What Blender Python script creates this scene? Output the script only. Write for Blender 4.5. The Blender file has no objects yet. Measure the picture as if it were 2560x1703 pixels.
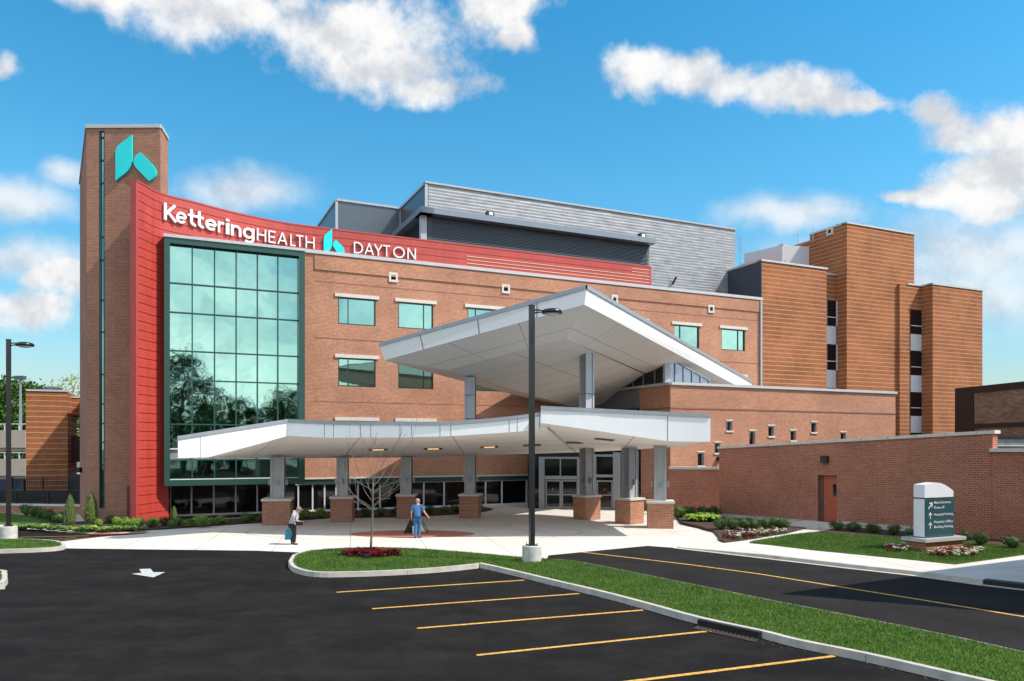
import bpy, bmesh, math, random
from mathutils import Vector, Matrix
from mathutils.bvhtree import BVHTree
from mathutils.geometry import tessellate_polygon
R = math.radians
sc = bpy.context.scene
COL = sc.collection
random.seed(7)
F, CX, HZ, CH = 1900.0, 1280.0, 1118.0, 4.2      # focal (px of the 2560 photo), centre, horizon, eye height

# ---------------------------------------------------------------- measuring helpers
def conv(ox, oy, s): return lambda x, y: (ox + x / s, oy + y / s)
D_ = conv(0, 0, 1 / 1.08613)
A1 = conv(0, 280, 3.681); A2 = conv(0, 900, 3.136); A3 = conv(400, 440, 3.367); A4 = conv(400, 880, 3.016)
B1 = conv(1000, 680, 3.681); B2 = conv(940, 960, 3.563); B3 = conv(1240, 960, 3.564); B4 = conv(1400, 680, 3.563)
C1 = conv(1780, 520, 2.704); C2 = conv(800, 430, 2.619); C3 = conv(1640, 940, 2.562); C4 = conv(1200, 1280, 1.733)
D3 = conv(1420, 1230, 7.84); D4 = conv(2280, 1190, 7.467); D5 = conv(2320, 930, 7.842); D6 = conv(0, 930, 3.483); D7 = conv(640, 1100, 6.818)
E2 = conv(990, 1230, 12.06); E3 = conv(820, 1060, 4.127); E5 = conv(0, 1180, 3.683)
def G(p, z=0.0):                                  # photo point -> point of the level at height z
    Y = F * (CH - z) / (p[1] - HZ)
    return Vector(((p[0] - CX) / F * Y, Y, z))
def P(p, Y): return Vector(((p[0] - CX) / F * Y, Y, CH + (HZ - p[1]) / F * Y))
def zat(v, Y): return CH + (HZ - v) / F * Y
class Pl:
    """vertical plane through plan point p with direction d (left to right as seen)"""
    def __init__(s, p, d):
        s.p = Vector(p[:2]); s.d = Vector(d[:2]).normalized(); s.n = Vector((s.d.y, -s.d.x))
    def u(s, u):
        k = (u - CX) / F
        t = (k * s.p.y - s.p.x) / (s.d.x - k * s.d.y)
        return s.p + s.d * t
    def uv(s, p):
        q = s.u(p[0]); return Vector((q.x, q.y, zat(p[1], q.y)))
    def off(s, o): return Pl(s.p + s.n * o, s.d)
def PlAB(a, b): return Pl(a, Vector(b[:2]) - Vector(a[:2]))

# ---------------------------------------------------------------- materials
MATS = {}
def newmat(name):
    m = bpy.data.materials.new(name); m.use_nodes = True
    nt = m.node_tree; b = nt.nodes['Principled BSDF']
    return m, nt, b
def lk(nt, a, b): nt.links.new(a, b)
def mathn(nt, op, a, b=None, c=None, clamp=False):
    n = nt.nodes.new('ShaderNodeMath'); n.operation = op; n.use_clamp = clamp
    for i, v in enumerate((a, b, c)):
        if v is None: continue
        if isinstance(v, (int, float)): n.inputs[i].default_value = v
        else: lk(nt, v, n.inputs[i])
    return n.outputs[0]
def noise(nt, vec, scale, detail=4, rough=.55):
    n = nt.nodes.new('ShaderNodeTexNoise'); n.inputs['Scale'].default_value = scale
    n.inputs['Detail'].default_value = detail; n.inputs['Roughness'].default_value = rough
    if vec is not None: lk(nt, vec, n.inputs['Vector'])
    return n.outputs['Fac']
def mix(nt, fac, a, b, kind='MIX'):
    n = nt.nodes.new('ShaderNodeMix'); n.data_type = 'RGBA'; n.blend_type = kind
    if isinstance(fac, (int, float)): n.inputs[0].default_value = fac
    else: lk(nt, fac, n.inputs[0])
    for i, v in ((6, a), (7, b)):
        if isinstance(v, tuple): n.inputs[i].default_value = (*v[:3], 1)
        else: lk(nt, v, n.inputs[i])
    return n.outputs[2]
def ramp(nt, fac, stops):
    n = nt.nodes.new('ShaderNodeValToRGB'); lk(nt, fac, n.inputs[0])
    el = n.color_ramp.elements
    while len(el) < len(stops): el.new(.5)
    for e, (p, c) in zip(el, stops):
        e.position = p; e.color = (*c[:3], 1) if isinstance(c, tuple) else (c, c, c, 1)
    return n.outputs[0]
def coord(nt, kind='Object'):
    t = nt.nodes.new('ShaderNodeTexCoord'); return t.outputs[kind]
def bump(nt, b, h, strength=.3, dist=.02):
    n = nt.nodes.new('ShaderNodeBump'); n.inputs['Strength'].default_value = strength; n.inputs['Distance'].default_value = dist
    lk(nt, h, n.inputs['Height']); lk(nt, n.outputs[0], b.inputs['Normal'])
def mat(name, col, rough=.6, metal=0., var=.12, vs=3., bs=0., bscale=60., spec=.5, geo=True):
    if name in MATS: return MATS[name]
    m, nt, b = newmat(name)
    g = nt.nodes.new('ShaderNodeNewGeometry').outputs['Position']
    n = noise(nt, g, vs, 5)
    lo = tuple(max(0, c * (1 - var)) for c in col); hi = tuple(c * (1 + var) for c in col)
    c = ramp(nt, n, [(.3, lo), (.7, hi)])
    lk(nt, c, b.inputs['Base Color'])
    b.inputs['Roughness'].default_value = rough; b.inputs['Metallic'].default_value = metal
    b.inputs['Specular IOR Level'].default_value = spec
    if bs: bump(nt, b, noise(nt, g, bscale, 3), bs)
    MATS[name] = m; return m
def brick(name, c1, c2, mortar, bw=.25, rh=.084, ms=.012, stripe=None, scol=None, var=.2, rot=0):
    m, nt, b = newmat(name)
    uv = coord(nt, 'UV')
    t = nt.nodes.new('ShaderNodeTexBrick'); lk(nt, uv, t.inputs['Vector'])
    t.inputs['Color1'].default_value = (*c1, 1); t.inputs['Color2'].default_value = (*c2, 1); t.inputs['Mortar'].default_value = (*mortar, 1)
    t.inputs['Scale'].default_value = 1; t.inputs['Brick Width'].default_value = bw; t.inputs['Row Height'].default_value = rh
    t.inputs['Mortar Size'].default_value = ms; t.inputs['Mortar Smooth'].default_value = .3; t.inputs['Bias'].default_value = 0
    n = noise(nt, uv, .35, 7, .65)
    c = mix(nt, 1.0, t.outputs['Color'], ramp(nt, n, [(.3, 1 - var * 1.1), (.7, 1 + var * .5)]), 'MULTIPLY')
    n2 = noise(nt, uv, 6, 3)
    c = mix(nt, 1.0, c, ramp(nt, n2, [(.3, .88), (.7, 1.1)]), 'MULTIPLY')
    if stripe:
        s = nt.nodes.new('ShaderNodeSeparateXYZ'); lk(nt, uv, s.inputs[0])
        fr = mathn(nt, 'FRACT', mathn(nt, 'DIVIDE', s.outputs[1], stripe))
        k = mathn(nt, 'LESS_THAN', fr, .17)
        n3 = noise(nt, uv, 2.5, 4)
        k = mathn(nt, 'MULTIPLY', k, mathn(nt, 'MULTIPLY_ADD', n3, .9, .3), clamp=True)
        c = mix(nt, k, c, scol)
    lk(nt, c, b.inputs['Base Color'])
    b.inputs['Roughness'].default_value = .85; b.inputs['Specular IOR Level'].default_value = .2
    bump(nt, b, t.outputs['Fac'], -.25, .01)
    MATS[name] = m; return m

brick('red_brick', (.45, .185, .105), (.34, .128, .072), (.50, .33, .23))
brick('plum_brick', (.36, .155, .10), (.275, .112, .072), (.42, .27, .19))
brick('wall_brick', (.40, .135, .082), (.30, .10, .058), (.44, .25, .18), bw=.26, rh=.095, ms=.014)
brick('orange_brick', (.36, .115, .042), (.27, .082, .03), (.34, .155, .075), stripe=.37, scol=(.50, .30, .17), rh=.075, var=.34)
brick('tan_brick', (.30, .19, .13), (.17, .10, .07), (.25, .17, .12), bw=.5, rh=.11, var=.3)
mat('asphalt', (.026, .025, .026), .8, var=.3, vs=.5, bs=.35, bscale=90, spec=.3)
mat('white_panel', (.82, .82, .81), .35, var=.02)
mat('soffit', (.62, .56, .51), .6, var=.03)
mat('grey_edge', (.34, .36, .38), .4, metal=.4, var=.05)
mat('coping', (.46, .455, .45), .4, metal=.2, var=.05)
mat('stone', (.57, .52, .46), .7, var=.08, vs=4)
mat('green_metal', (.022, .068, .055), .35, metal=.2, var=.06)
mat('dark_green', (.008, .03, .028), .3, var=.05)
mat('red_panel', (.44, .052, .034), .45, var=.06, vs=1.5)
mat('red_side', (.40, .05, .04), .45, var=.06)
mat('grey_panel', (.10, .115, .135), .35, metal=.5, var=.06)
mat('navy_panel', (.03, .04, .055), .5, var=.05)
mat('louver', (.20, .22, .25), .4, metal=.5, var=.05)
mat('pale_panel', (.52, .52, .54), .5, var=.05)
mat('column_metal', (.36, .375, .40), .4, metal=.1, var=.06)
mat('aluminium', (.27, .28, .30), .4, metal=.4, var=.05)
mat('white_frame', (.62, .62, .62), .4, var=.04)
mat('black_paint', (.012, .011, .012), .3, var=.1)
mat('black_iron', (.010, .010, .011), .5, var=.1)
mat('grate_iron', (.045, .022, .016), .7, var=.4, vs=20)
mat('plinth_concrete', (.47, .45, .41), .8, var=.18, vs=5, bs=.2)
mat('garage_concrete', (.45, .37, .30), .85, var=.1)
mat('teal', (.0, .62, .62), .35, var=.05)
mat('sign_teal', (.003, .052, .065), .3, var=.03)
mat('white_paint', (.76, .76, .76), .35, var=.02)
mat('sign_white', (.68, .68, .70), .35, var=.02)
mat('line_yellow', (.52, .28, .05), .8, var=.38, vs=9)
mat('line_white', (.40, .40, .385), .8, var=.35, vs=9)
mat('mulch', (.045, .022, .015), .95, var=.4, vs=30, bs=.5, bscale=50)
mat('door_red', (.40, .075, .035), .5, var=.06)
mat('paver', (.36, .13, .085), .8, var=.15, vs=8)
mat('bark_pale', (.19, .145, .12), .8, var=.25, vs=20)
mat('bark', (.10, .07, .05), .9, var=.3, vs=8)
mat('glass_dark', (.006, .007, .008), .04, var=.1, spec=.5)
mat('lamp_lens', (.75, .75, .70), .2, var=.03)
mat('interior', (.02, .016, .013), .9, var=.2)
mat('soil', (.10, .10, .06), .95, var=.3, vs=.2)
mat('skin', (.55, .30, .22), .55, var=.06)
mat('hair_grey', (.26, .22, .18), .8, var=.2, vs=60)
mat('cap_grey', (.20, .165, .15), .8, var=.1)
mat('shirt_blue', (.045, .14, .33), .8, var=.15, vs=12)
mat('jeans', (.035, .12, .26), .85, var=.25, vs=10)
mat('trousers', (.012, .012, .016), .85, var=.2)
mat('shoe', (.02, .015, .012), .5, var=.1)
mat('bag_teal', (.01, .22, .30), .5, var=.25, vs=12)
mat('cream', (.75, .66, .48), .6, var=.05)
mat('roof_grey', (.25, .25, .25), .9, var=.1)

def concrete():
    m, nt, b = newmat('concrete')
    g = nt.nodes.new('ShaderNodeNewGeometry').outputs['Position']
    n = noise(nt, g, .35, 6, .6); n2 = noise(nt, g, 9, 4)
    c = mix(nt, 1.0, ramp(nt, n, [(.3, (.50, .455, .405)), (.72, (.60, .555, .50))]), ramp(nt, n2, [(.3, .93), (.7, 1.05)]), 'MULTIPLY')
    mp = nt.nodes.new('ShaderNodeMapping'); mp.inputs['Rotation'].default_value = (0, 0, R(-12)); lk(nt, g, mp.inputs['Vector'])
    t = nt.nodes.new('ShaderNodeTexBrick'); lk(nt, mp.outputs[0], t.inputs['Vector']); t.offset = 0
    t.inputs['Scale'].default_value = 1; t.inputs['Brick Width'].default_value = 3.1; t.inputs['Row Height'].default_value = 3.1
    t.inputs['Mortar Size'].default_value = .022; t.inputs['Mortar Smooth'].default_value = .1
    c = mix(nt, mathn(nt, 'MULTIPLY', t.outputs['Fac'], .75), c, (.25, .24, .22))
    lk(nt, c, b.inputs['Base Color']); b.inputs['Roughness'].default_value = .85; b.inputs['Specular IOR Level'].default_value = .2
    bump(nt, b, n2, .15); MATS['concrete'] = m
concrete()
def road_mat():
    m, nt, b = newmat('asphalt_lot')
    g = nt.nodes.new('ShaderNodeNewGeometry').outputs['Position']
    mp = nt.nodes.new('ShaderNodeMapping'); mp.inputs['Scale'].default_value = (.10, .55, 1); mp.inputs['Rotation'].default_value = (0, 0, R(8)); lk(nt, g, mp.inputs['Vector'])
    n = noise(nt, mp.outputs[0], 1.0, 7, .6); n2 = noise(nt, g, 40, 3); n3 = noise(nt, g, .8, 9, .75)
    c = ramp(nt, n, [(.35, (.0100, .0092, .0090)), (.72, (.0165, .0150, .0145))])
    c = mix(nt, ramp(nt, n3, [(.46, 0.), (.74, .6)]), c, (.031, .027, .025))
    c = mix(nt, 1.0, c, ramp(nt, n2, [(.3, .6), (.7, 1.6)]), 'MULTIPLY')
    lk(nt, c, b.inputs['Base Color']); b.inputs['Roughness'].default_value = .95; b.inputs['Specular IOR Level'].default_value = .04
    bump(nt, b, noise(nt, g, 120, 2), .35, .01); MATS['asphalt_lot'] = m
road_mat()
def curve_glass():
    m, nt, b = newmat('teal_glass')
    uv = coord(nt, 'UV')
    n = noise(nt, uv, .5, 3)
    lk(nt, ramp(nt, n, [(.3, (.24, .42, .36)), (.7, (.27, .46, .40))]), b.inputs['Base Color'])
    b.inputs['Metallic'].default_value = 1.0; b.inputs['Roughness'].default_value = .02
    bump(nt, b, noise(nt, uv, 1.1, 1), .06, .05); MATS['teal_glass'] = m
curve_glass()
def woven():
    m, nt, b = newmat('ribbed_metal')
    uv = coord(nt, 'UV')
    mp = nt.nodes.new('ShaderNodeMapping'); mp.inputs['Scale'].default_value = (.5, 2.2, 1); lk(nt, uv, mp.inputs['Vector'])
    n = noise(nt, mp.outputs[0], 1.6, 5, .65)
    s = nt.nodes.new('ShaderNodeSeparateXYZ'); lk(nt, uv, s.inputs[0])
    rib = mathn(nt, 'FRACT', mathn(nt, 'DIVIDE', s.outputs[1], .24))
    rib2 = mathn(nt, 'ABSOLUTE', mathn(nt, 'SUBTRACT', rib, .5))
    c = ramp(nt, n, [(.30, (.17, .175, .185)), (.70, (.37, .37, .38))])
    c = mix(nt, mathn(nt, 'MULTIPLY', mathn(nt, 'LESS_THAN', rib, .12), .5), c, (.15, .16, .17))
    lk(nt, c, b.inputs['Base Color']); b.inputs['Roughness'].default_value = .45; b.inputs['Metallic'].default_value = .25
    bump(nt, b, rib2, .6, .05); MATS['ribbed_metal'] = m
woven()
def soffit_lines():
    m, nt, b = newmat('soffit_grid')
    uv = coord(nt, 'UV')
    t = nt.nodes.new('ShaderNodeTexBrick'); lk(nt, uv, t.inputs['Vector']); t.offset = 0
    t.inputs['Scale'].default_value = 1; t.inputs['Brick Width'].default_value = 4.4; t.inputs['Row Height'].default_value = 2.3
    t.inputs['Mortar Size'].default_value = .022; t.inputs['Mortar Smooth'].default_value = 0
    n = noise(nt, uv, .4, 3)
    c = ramp(nt, n, [(.3, (.82, .78, .73)), (.7, (.86, .82, .77))])
    c = mix(nt, mathn(nt, 'MULTIPLY', t.outputs['Fac'], .8), c, (.20, .16, .14))
    lk(nt, c, b.inputs['Base Color']); b.inputs['Roughness'].default_value = .6; MATS['soffit_grid'] = m
soffit_lines()
def leafmat(name, c1, c2, trans=.25, big=False):
    m, nt, b = newmat(name)
    g = nt.nodes.new('ShaderNodeNewGeometry')
    n = noise(nt, g.outputs['Position'], 5, 3)
    k = mathn(nt, 'ADD', mathn(nt, 'MULTIPLY', g.outputs['Random Per Island'], .7), mathn(nt, 'MULTIPLY', n, .4))
    c = ramp(nt, k, [(.2, c1), (.85, c2)])
    if big: c = mix(nt, 1.0, c, ramp(nt, noise(nt, g.outputs['Position'], .9, 5, .7), [(.3, (.55, .66, .62)), (.55, (1., 1., 1.)), (.72, (1.5, 1.18, 1.2))]), 'MULTIPLY')
    lk(nt, c, b.inputs['Base Color']); b.inputs['Roughness'].default_value = .55; b.inputs['Specular IOR Level'].default_value = .3
    tr = nt.nodes.new('ShaderNodeBsdfTranslucent'); lk(nt, c, tr.inputs['Color'])
    ms = nt.nodes.new('ShaderNodeMixShader'); ms.inputs[0].default_value = trans
    lk(nt, b.outputs[0], ms.inputs[1]); lk(nt, tr.outputs[0], ms.inputs[2])
    lk(nt, ms.outputs[0], nt.nodes['Material Output'].inputs[0]); MATS[name] = m
leafmat('leaf_dark', (.018, .045, .010), (.095, .165, .04))
leafmat('leaf_green', (.035, .09, .014), (.15, .27, .05))
leafmat('leaf_lime', (.12, .24, .02), (.34, .50, .07))
leafmat('leaf_olive', (.06, .09, .02), (.22, .26, .07))
leafmat('leaf_tree', (.012, .04, .003), (.06, .14, .012), .12)
leafmat('leaf_pale', (.22, .28, .08), (.42, .46, .18))
leafmat('leaf_purple', (.06, .012, .012), (.13, .03, .02))
leafmat('petal_red', (.09, .005, .008), (.30, .018, .022), .1)
leafmat('petal_white', (.65, .58, .42), (.85, .82, .70), .15)
leafmat('grass_blade', (.045, .105, .016), (.155, .25, .045), .35, big=True)
def grassmat():
    m, nt, b = newmat('turf')
    g = nt.nodes.new('ShaderNodeNewGeometry').outputs['Position']
    n = noise(nt, g, 1.2, 6, .65); n2 = noise(nt, g, 35, 4)
    c = mix(nt, 1.0, ramp(nt, n, [(.3, (.05, .11, .014)), (.7, (.10, .18, .028))]), ramp(nt, n2, [(.25, .5), (.75, 1.4)]), 'MULTIPLY')
    lk(nt, c, b.inputs['Base Color']); b.inputs['Roughness'].default_value = .9; b.inputs['Specular IOR Level'].default_value = .1
    bump(nt, b, n2, .8, .04); MATS['turf'] = m
grassmat()
def glow(name, col, st):
    m, nt, b = newmat(name); b.inputs['Base Color'].default_value = (*col, 1)
    b.inputs['Emission Color'].default_value = (*col, 1); b.inputs['Emission Strength'].default_value = st; MATS[name] = m
glow('lit_lens', (1.0, .72, .36), .55)

def red_metal():
    m, nt, b = newmat('red_panel')
    uv = coord(nt, 'UV'); mp = nt.nodes.new('ShaderNodeMapping'); mp.inputs['Scale'].default_value = (1.6, .09, 1); lk(nt, uv, mp.inputs['Vector'])
    n = noise(nt, mp.outputs[0], 1.0, 6, .6); n2 = noise(nt, uv, .6, 5)
    c = mix(nt, 1.0, ramp(nt, n, [(.3, (.385, .042, .030)), (.7, (.46, .056, .040))]), ramp(nt, n2, [(.3, .86), (.7, 1.08)]), 'MULTIPLY')
    s_ = nt.nodes.new('ShaderNodeSeparateXYZ'); lk(nt, uv, s_.inputs[0])
    seam = mathn(nt, 'LESS_THAN', mathn(nt, 'FRACT', mathn(nt, 'DIVIDE', mathn(nt, 'SUBTRACT', 18.25 + .49 * 20 + .245, s_.outputs[1]), .49)), .035)
    c = mix(nt, mathn(nt, 'MULTIPLY', seam, .55), c, (.16, .02, .016))
    lk(nt, c, b.inputs['Base Color']); b.inputs['Roughness'].default_value = .42; bump(nt, b, n2, .05, .05); MATS['red_panel'] = m
red_metal()
# ---------------------------------------------------------------- mesh builder
class MB:
    def __init__(s): s.v = []; s.f = []; s.uv = []
    def face(s, pts, uv=None):
        i = len(s.v); s.v += [Vector(p) for p in pts]; s.f.append(tuple(range(i, i + len(pts)))); s.uv.append(uv)
        return s
    def slab(s, a, b, z0, z1, o0=0., o1=.1, zb0=None, zb1=None):
        """box standing on the plan line a-b, from offset o0 to o1 towards the viewer"""
        a = Vector(a[:2]); b = Vector(b[:2]); d = (b - a).normalized(); n = Vector((d.y, -d.x))
        zb0 = z0 if zb0 is None else zb0; zb1 = z1 if zb1 is None else zb1
        q = []
        for p, lo, hi in ((a, z0, z1), (b, zb0, zb1)):
            for o in (o0, o1):
                w = p + n * o; q += [(w.x, w.y, lo), (w.x, w.y, hi)]
        s.hexa([q[2], q[6], q[4], q[0], q[3], q[7], q[5], q[1]]); return s
    def hexa(s, q):          # q: 4 bottom corners then 4 top corners, same order
        for f in ((3, 2, 1, 0), (4, 5, 6, 7), (0, 1, 5, 4), (1, 2, 6, 5), (2, 3, 7, 6), (3, 0, 4, 7)):
            s.face([q[k] for k in f])
        return s
    def box(s, c, size, rz=0.):
        cx, cy, cz = c; hx, hy, hz = size[0] / 2, size[1] / 2, size[2] / 2; ca, sa = math.cos(rz), math.sin(rz)
        pl = [(cx + x * ca - y * sa, cy + x * sa + y * ca) for x, y in ((-hx, -hy), (hx, -hy), (hx, hy), (-hx, hy))]
        return s.hexa([(x, y, cz - hz) for x, y in pl] + [(x, y, cz + hz) for x, y in pl])
    def prism(s, poly, z0, z1, bottom=True):
        poly = [Vector(p[:2]) for p in poly]
        ar = sum(poly[i].x * poly[(i + 1) % len(poly)].y - poly[(i + 1) % len(poly)].x * poly[i].y for i in range(len(poly)))
        if ar < 0: poly = poly[::-1]
        zt = z1 if hasattr(z1, '__len__') else [z1] * len(poly)
        tris = tessellate_polygon([[Vector((p.x, p.y, 0)) for p in poly]])
        for t in tris:
            t = list(t)
            a, b, c = (poly[k] for k in t)
            if (b - a).cross(c - a) < 0: t = t[::-1]
            s.face([(poly[k].x, poly[k].y, zt[k]) for k in t])
            if bottom: s.face([(poly[k].x, poly[k].y, z0) for k in t[::-1]])
        for i in range(len(poly)):
            j = (i + 1) % len(poly)
            s.face([(poly[i].x, poly[i].y, z0), (poly[j].x, poly[j].y, z0), (poly[j].x, poly[j].y, zt[j]), (poly[i].x, poly[i].y, zt[i])])
        return s
    def sheet(s, poly, z):
        poly = [Vector(p[:2]) for p in poly]
        for t in tessellate_polygon([[Vector((p.x, p.y, 0)) for p in poly]]):
            t = list(t); a, b, c = (poly[k] for k in t)
            if (b - a).cross(c - a) < 0: t = t[::-1]
            s.face([(poly[k].x, poly[k].y, z) for k in t])
        return s
    def tube(s, pts, rads, n=8, cap=True):
        pts = [Vector(p) for p in pts]; rings = []
        if isinstance(rads, (int, float)): rads = [rads] * len(pts)
        for i, p in enumerate(pts):
            d = (pts[min(i + 1, len(pts) - 1)] - pts[max(i - 1, 0)]).normalized()
            up = Vector((0, 0, 1)) if abs(d.z) < .9 else Vector((1, 0, 0))
            x = d.cross(up).normalized(); y = x.cross(d)
            rings.append([p + (x * math.cos(6.2832 * k / n) + y * math.sin(6.2832 * k / n)) * rads[i] for k in range(n)])
        for a, b in zip(rings, rings[1:]):
            for k in range(n):
                s.face([a[k], a[(k + 1) % n], b[(k + 1) % n], b[k]])
        if cap: s.face(rings[0][::-1]); s.face(rings[-1])
        return s
    def lathe(s, c, prof, n=20, sx=1., sy=1.):
        rings = [[Vector((c[0] + r * sx * math.cos(6.28318 * k / n), c[1] + r * sy * math.sin(6.28318 * k / n), c[2] + z)) for k in range(n)] for r, z in prof]
        for a, b in zip(rings, rings[1:]):
            for k in range(n): s.face([a[k], a[(k + 1) % n], b[(k + 1) % n], b[k]])
        s.face(rings[0][::-1]); s.face(rings[-1]); return s
    def build(s, name, m, parent=None, smooth=False, bevel=0., merge=False, fix=False):
        org = Vector((0, 0, 0))
        r = parent
        while r is not None:
            org = org + r.location; r = r.parent
        me = bpy.data.meshes.new(name)
        me.from_pydata([p - org for p in s.v], [], s.f)
        ul = me.uv_layers.new(name='UVMap')
        for poly, cu in zip(me.polygons, s.uv):
            n = poly.normal
            for k, li in enumerate(poly.loop_indices):
                if cu is not None: ul.data[li].uv = cu[k]; continue
                p = s.v[me.loops[li].vertex_index]
                if abs(n.z) > .7: ul.data[li].uv = (p.x, p.y)
                else:
                    t = Vector((-n.y, n.x)).normalized(); ul.data[li].uv = (t.x * p.x + t.y * p.y, p.z)
        if merge or smooth or fix:
            bm = bmesh.new(); bm.from_mesh(me); bmesh.ops.remove_doubles(bm, verts=bm.verts, dist=1e-4)
            if fix: bmesh.ops.recalc_face_normals(bm, faces=bm.faces)
            if smooth:
                for f in bm.faces: f.smooth = True
            bm.to_mesh(me); bm.free()
        me.materials.append(MATS[m] if isinstance(m, str) else m)
        o = bpy.data.objects.new(name, me); COL.objects.link(o)
        if parent: o.parent = parent
        if bevel:
            md = o.modifiers.new('bev', 'BEVEL'); md.width = bevel; md.segments = 2; md.limit_method = 'ANGLE'
        return o
def tag(o, label=None, cat=None, group=None, kind=None):
    if label: o['label'] = label
    if cat: o['category'] = cat
    if group: o['group'] = group
    if kind: o['kind'] = kind
    return o
def thing(name, label, cat, loc=(0, 0, 0), group=None):
    o = bpy.data.objects.new(name, None); COL.objects.link(o); o.location = Vector((loc[0], loc[1], loc[2] if len(loc) > 2 else 0))
    o.empty_display_size = .3
    return tag(o, label, cat, group)
def struct(name, mb, m, **k): return tag(mb.build(name, m, **k), kind='structure')
def copy_tree(o, parent=None):
    c = o.copy(); COL.objects.link(c); c.parent = parent
    for ch in list(o.children): copy_tree(ch, c)
    return c
def offset_line(pts, w):
    """polyline moved by w to its left side"""
    out = []; n = len(pts)
    for i in range(n):
        a = pts[max(i - 1, 0)]; b = pts[min(i + 1, n - 1)]
        d = (Vector(b[:2]) - Vector(a[:2])).normalized(); out.append(Vector(pts[i][:2]) + Vector((-d.y, d.x)) * w)
    return out
def smooth_line(pts, k=4):
    out = []; n = len(pts)
    for i in range(n - 1):
        p0, p1, p2, p3 = pts[max(i - 1, 0)], pts[i], pts[i + 1], pts[min(i + 2, n - 1)]
        for j in range(k):
            t = j / k
            out.append(.5 * ((2 * p1) + (p2 - p0) * t + (2 * p0 - 5 * p1 + 4 * p2 - p3) * t * t + (3 * p1 - p0 - 3 * p2 + p3) * t ** 3))
    out.append(pts[-1]); return out

# ---------------------------------------------------------------- planes of the place
Mdir = Vector((.9085, .4179)); Mback = Vector((-.4179, .9085))
MP = Pl((-20.2, 44.8), Mdir)                      # main brick facade
FP = MP.off(3.15)                                 # face of the projecting window box
E0 = P((1676, 962), 49.3); EP = Pl(E0, Mdir)      # entrance block front
ELp = Pl(E0, -Mback)                              # entrance block left flank
HB = 16.5                                         # main wall height

# ================================================================= MAIN BUILDING
mu0, mu1 = 755.0, 1903.0
Ma, Mb = MP.u(mu0), MP.u(mu1)
MAIN = thing('hospital_building', 'long brick hospital block with teal window wall, red curved screen and grey roof plant room', 'building', (Ma.x, Ma.y, 0))
def wall_holes(mb, a, b, z0, z1, holes, depth=.16):
    """front wall from a to b with openings; holes = (s0, s1, z0, z1), s in metres from a"""
    a = Vector(a[:2]); b = Vector(b[:2]); L = (b - a).length; d = (b - a) / L; n = Vector((d.y, -d.x))
    S = sorted({0., L, *[h[0] for h in holes], *[h[1] for h in holes]}); Z = sorted({z0, z1, *[h[2] for h in holes], *[h[3] for h in holes]})
    pt = lambda s, z, o=0.: (a.x + d.x * s + n.x * o, a.y + d.y * s + n.y * o, z)
    for s0, s1 in zip(S, S[1:]):
        for q0, q1 in zip(Z, Z[1:]):
            cs, cz = (s0 + s1) / 2, (q0 + q1) / 2
            if any(h[0] < cs < h[1] and h[2] < cz < h[3] for h in holes): continue
            mb.face([pt(s0, q0), pt(s1, q0), pt(s1, q1), pt(s0, q1)])
    for h in holes:
        s0, s1, q0, q1 = h
        mb.face([pt(s0, q0), pt(s0, q1), pt(s0, q1, -depth), pt(s0, q0, -depth)])
        mb.face([pt(s1, q0), pt(s1, q0, -depth), pt(s1, q1, -depth), pt(s1, q1)])
        mb.face([pt(s0, q1), pt(s1, q1), pt(s1, q1, -depth), pt(s0, q1, -depth)])
        mb.face([pt(s0, q0), pt(s0, q0, -depth), pt(s1, q0, -depth), pt(s1, q0)])
def sM(u): return (MP.u(u) - Ma).dot(Mdir)
ax3 = lambda x: 400 + x / 3.367
wins = [  # u0, u1, mullion u, z0, z1
    (ax3(1500), ax3(1815), ax3(1583), 12.14, 13.88), (ax3(2005), ax3(2300), ax3(2220), 12.14, 13.88),
    (1000 + 622 / 3.681, 1000 + 935 / 3.681, 1000 + 697 / 3.681, 12.14, 13.88),
    (1345., 1425., 1404., 12.14, 13.88), (1545., 1616., 1563., 12.14, 13.88),
    (1400 + 1015 / 3.563, 1400 + 1240 / 3.563, 1400 + 1073 / 3.563, 12.14, 13.88),
    (1400 + 1440 / 3.563, 1400 + 1648 / 3.563, 1400 + 1590 / 3.563, 12.14, 13.88)]
rows = wins + [(u0, u1, um, 8.13, 9.96) for u0, u1, um, a, b in wins] + [(u0, u1, um, 4.1, 5.9) for u0, u1, um, a, b in wins[:3]]
vents = [(*[ax3(v) for v in (1925, 2000)], 440 + 855 / 3.367), (1000 + 935 / 3.681, 1000 + 1008 / 3.681, 680 + 157 / 3.681),
         (1400 + 455 / 3.563, 1400 + 512 / 3.563, 680 + 243 / 3.563), (1400 + 1318 / 3.563, 1400 + 1370 / 3.563, 680 + 331 / 3.563)]
holes = [(sM(u0), sM(u1), z0, z1) for u0, u1, um, z0, z1 in rows]
vz = []
for u0, u1, v in vents:
    q = MP.u((u0 + u1) / 2); z = zat(v, q.y); vz.append(z)
    holes.append((sM(u0) + .14, sM(u1) - .14, z - .16, z + .16))
mb = MB(); wall_holes(mb, Ma, Mb, 2.25, HB, holes)
bk = 22.
mb.face([(Mb.x, Mb.y, 0), (Mb.x + Mback.x * bk, Mb.y + Mback.y * bk, 0), (Mb.x + Mback.x * bk, Mb.y + Mback.y * bk, HB), (Mb.x, Mb.y, HB)])
La = MP.u(430)
mb.face([(La.x + Mback.x * bk, La.y + Mback.y * bk, 0), (La.x, La.y, 0), (La.x, La.y, HB), (La.x + Mback.x * bk, La.y + Mback.y * bk, HB)])
q0 = Mb + Mback * bk; q1 = La + Mback * bk
mb.face([(q0.x, q0.y, 0), (q1.x, q1.y, 0), (q1.x, q1.y, HB), (q0.x, q0.y, HB)])
mb.build('brick_wall', 'red_brick', MAIN)
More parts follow.
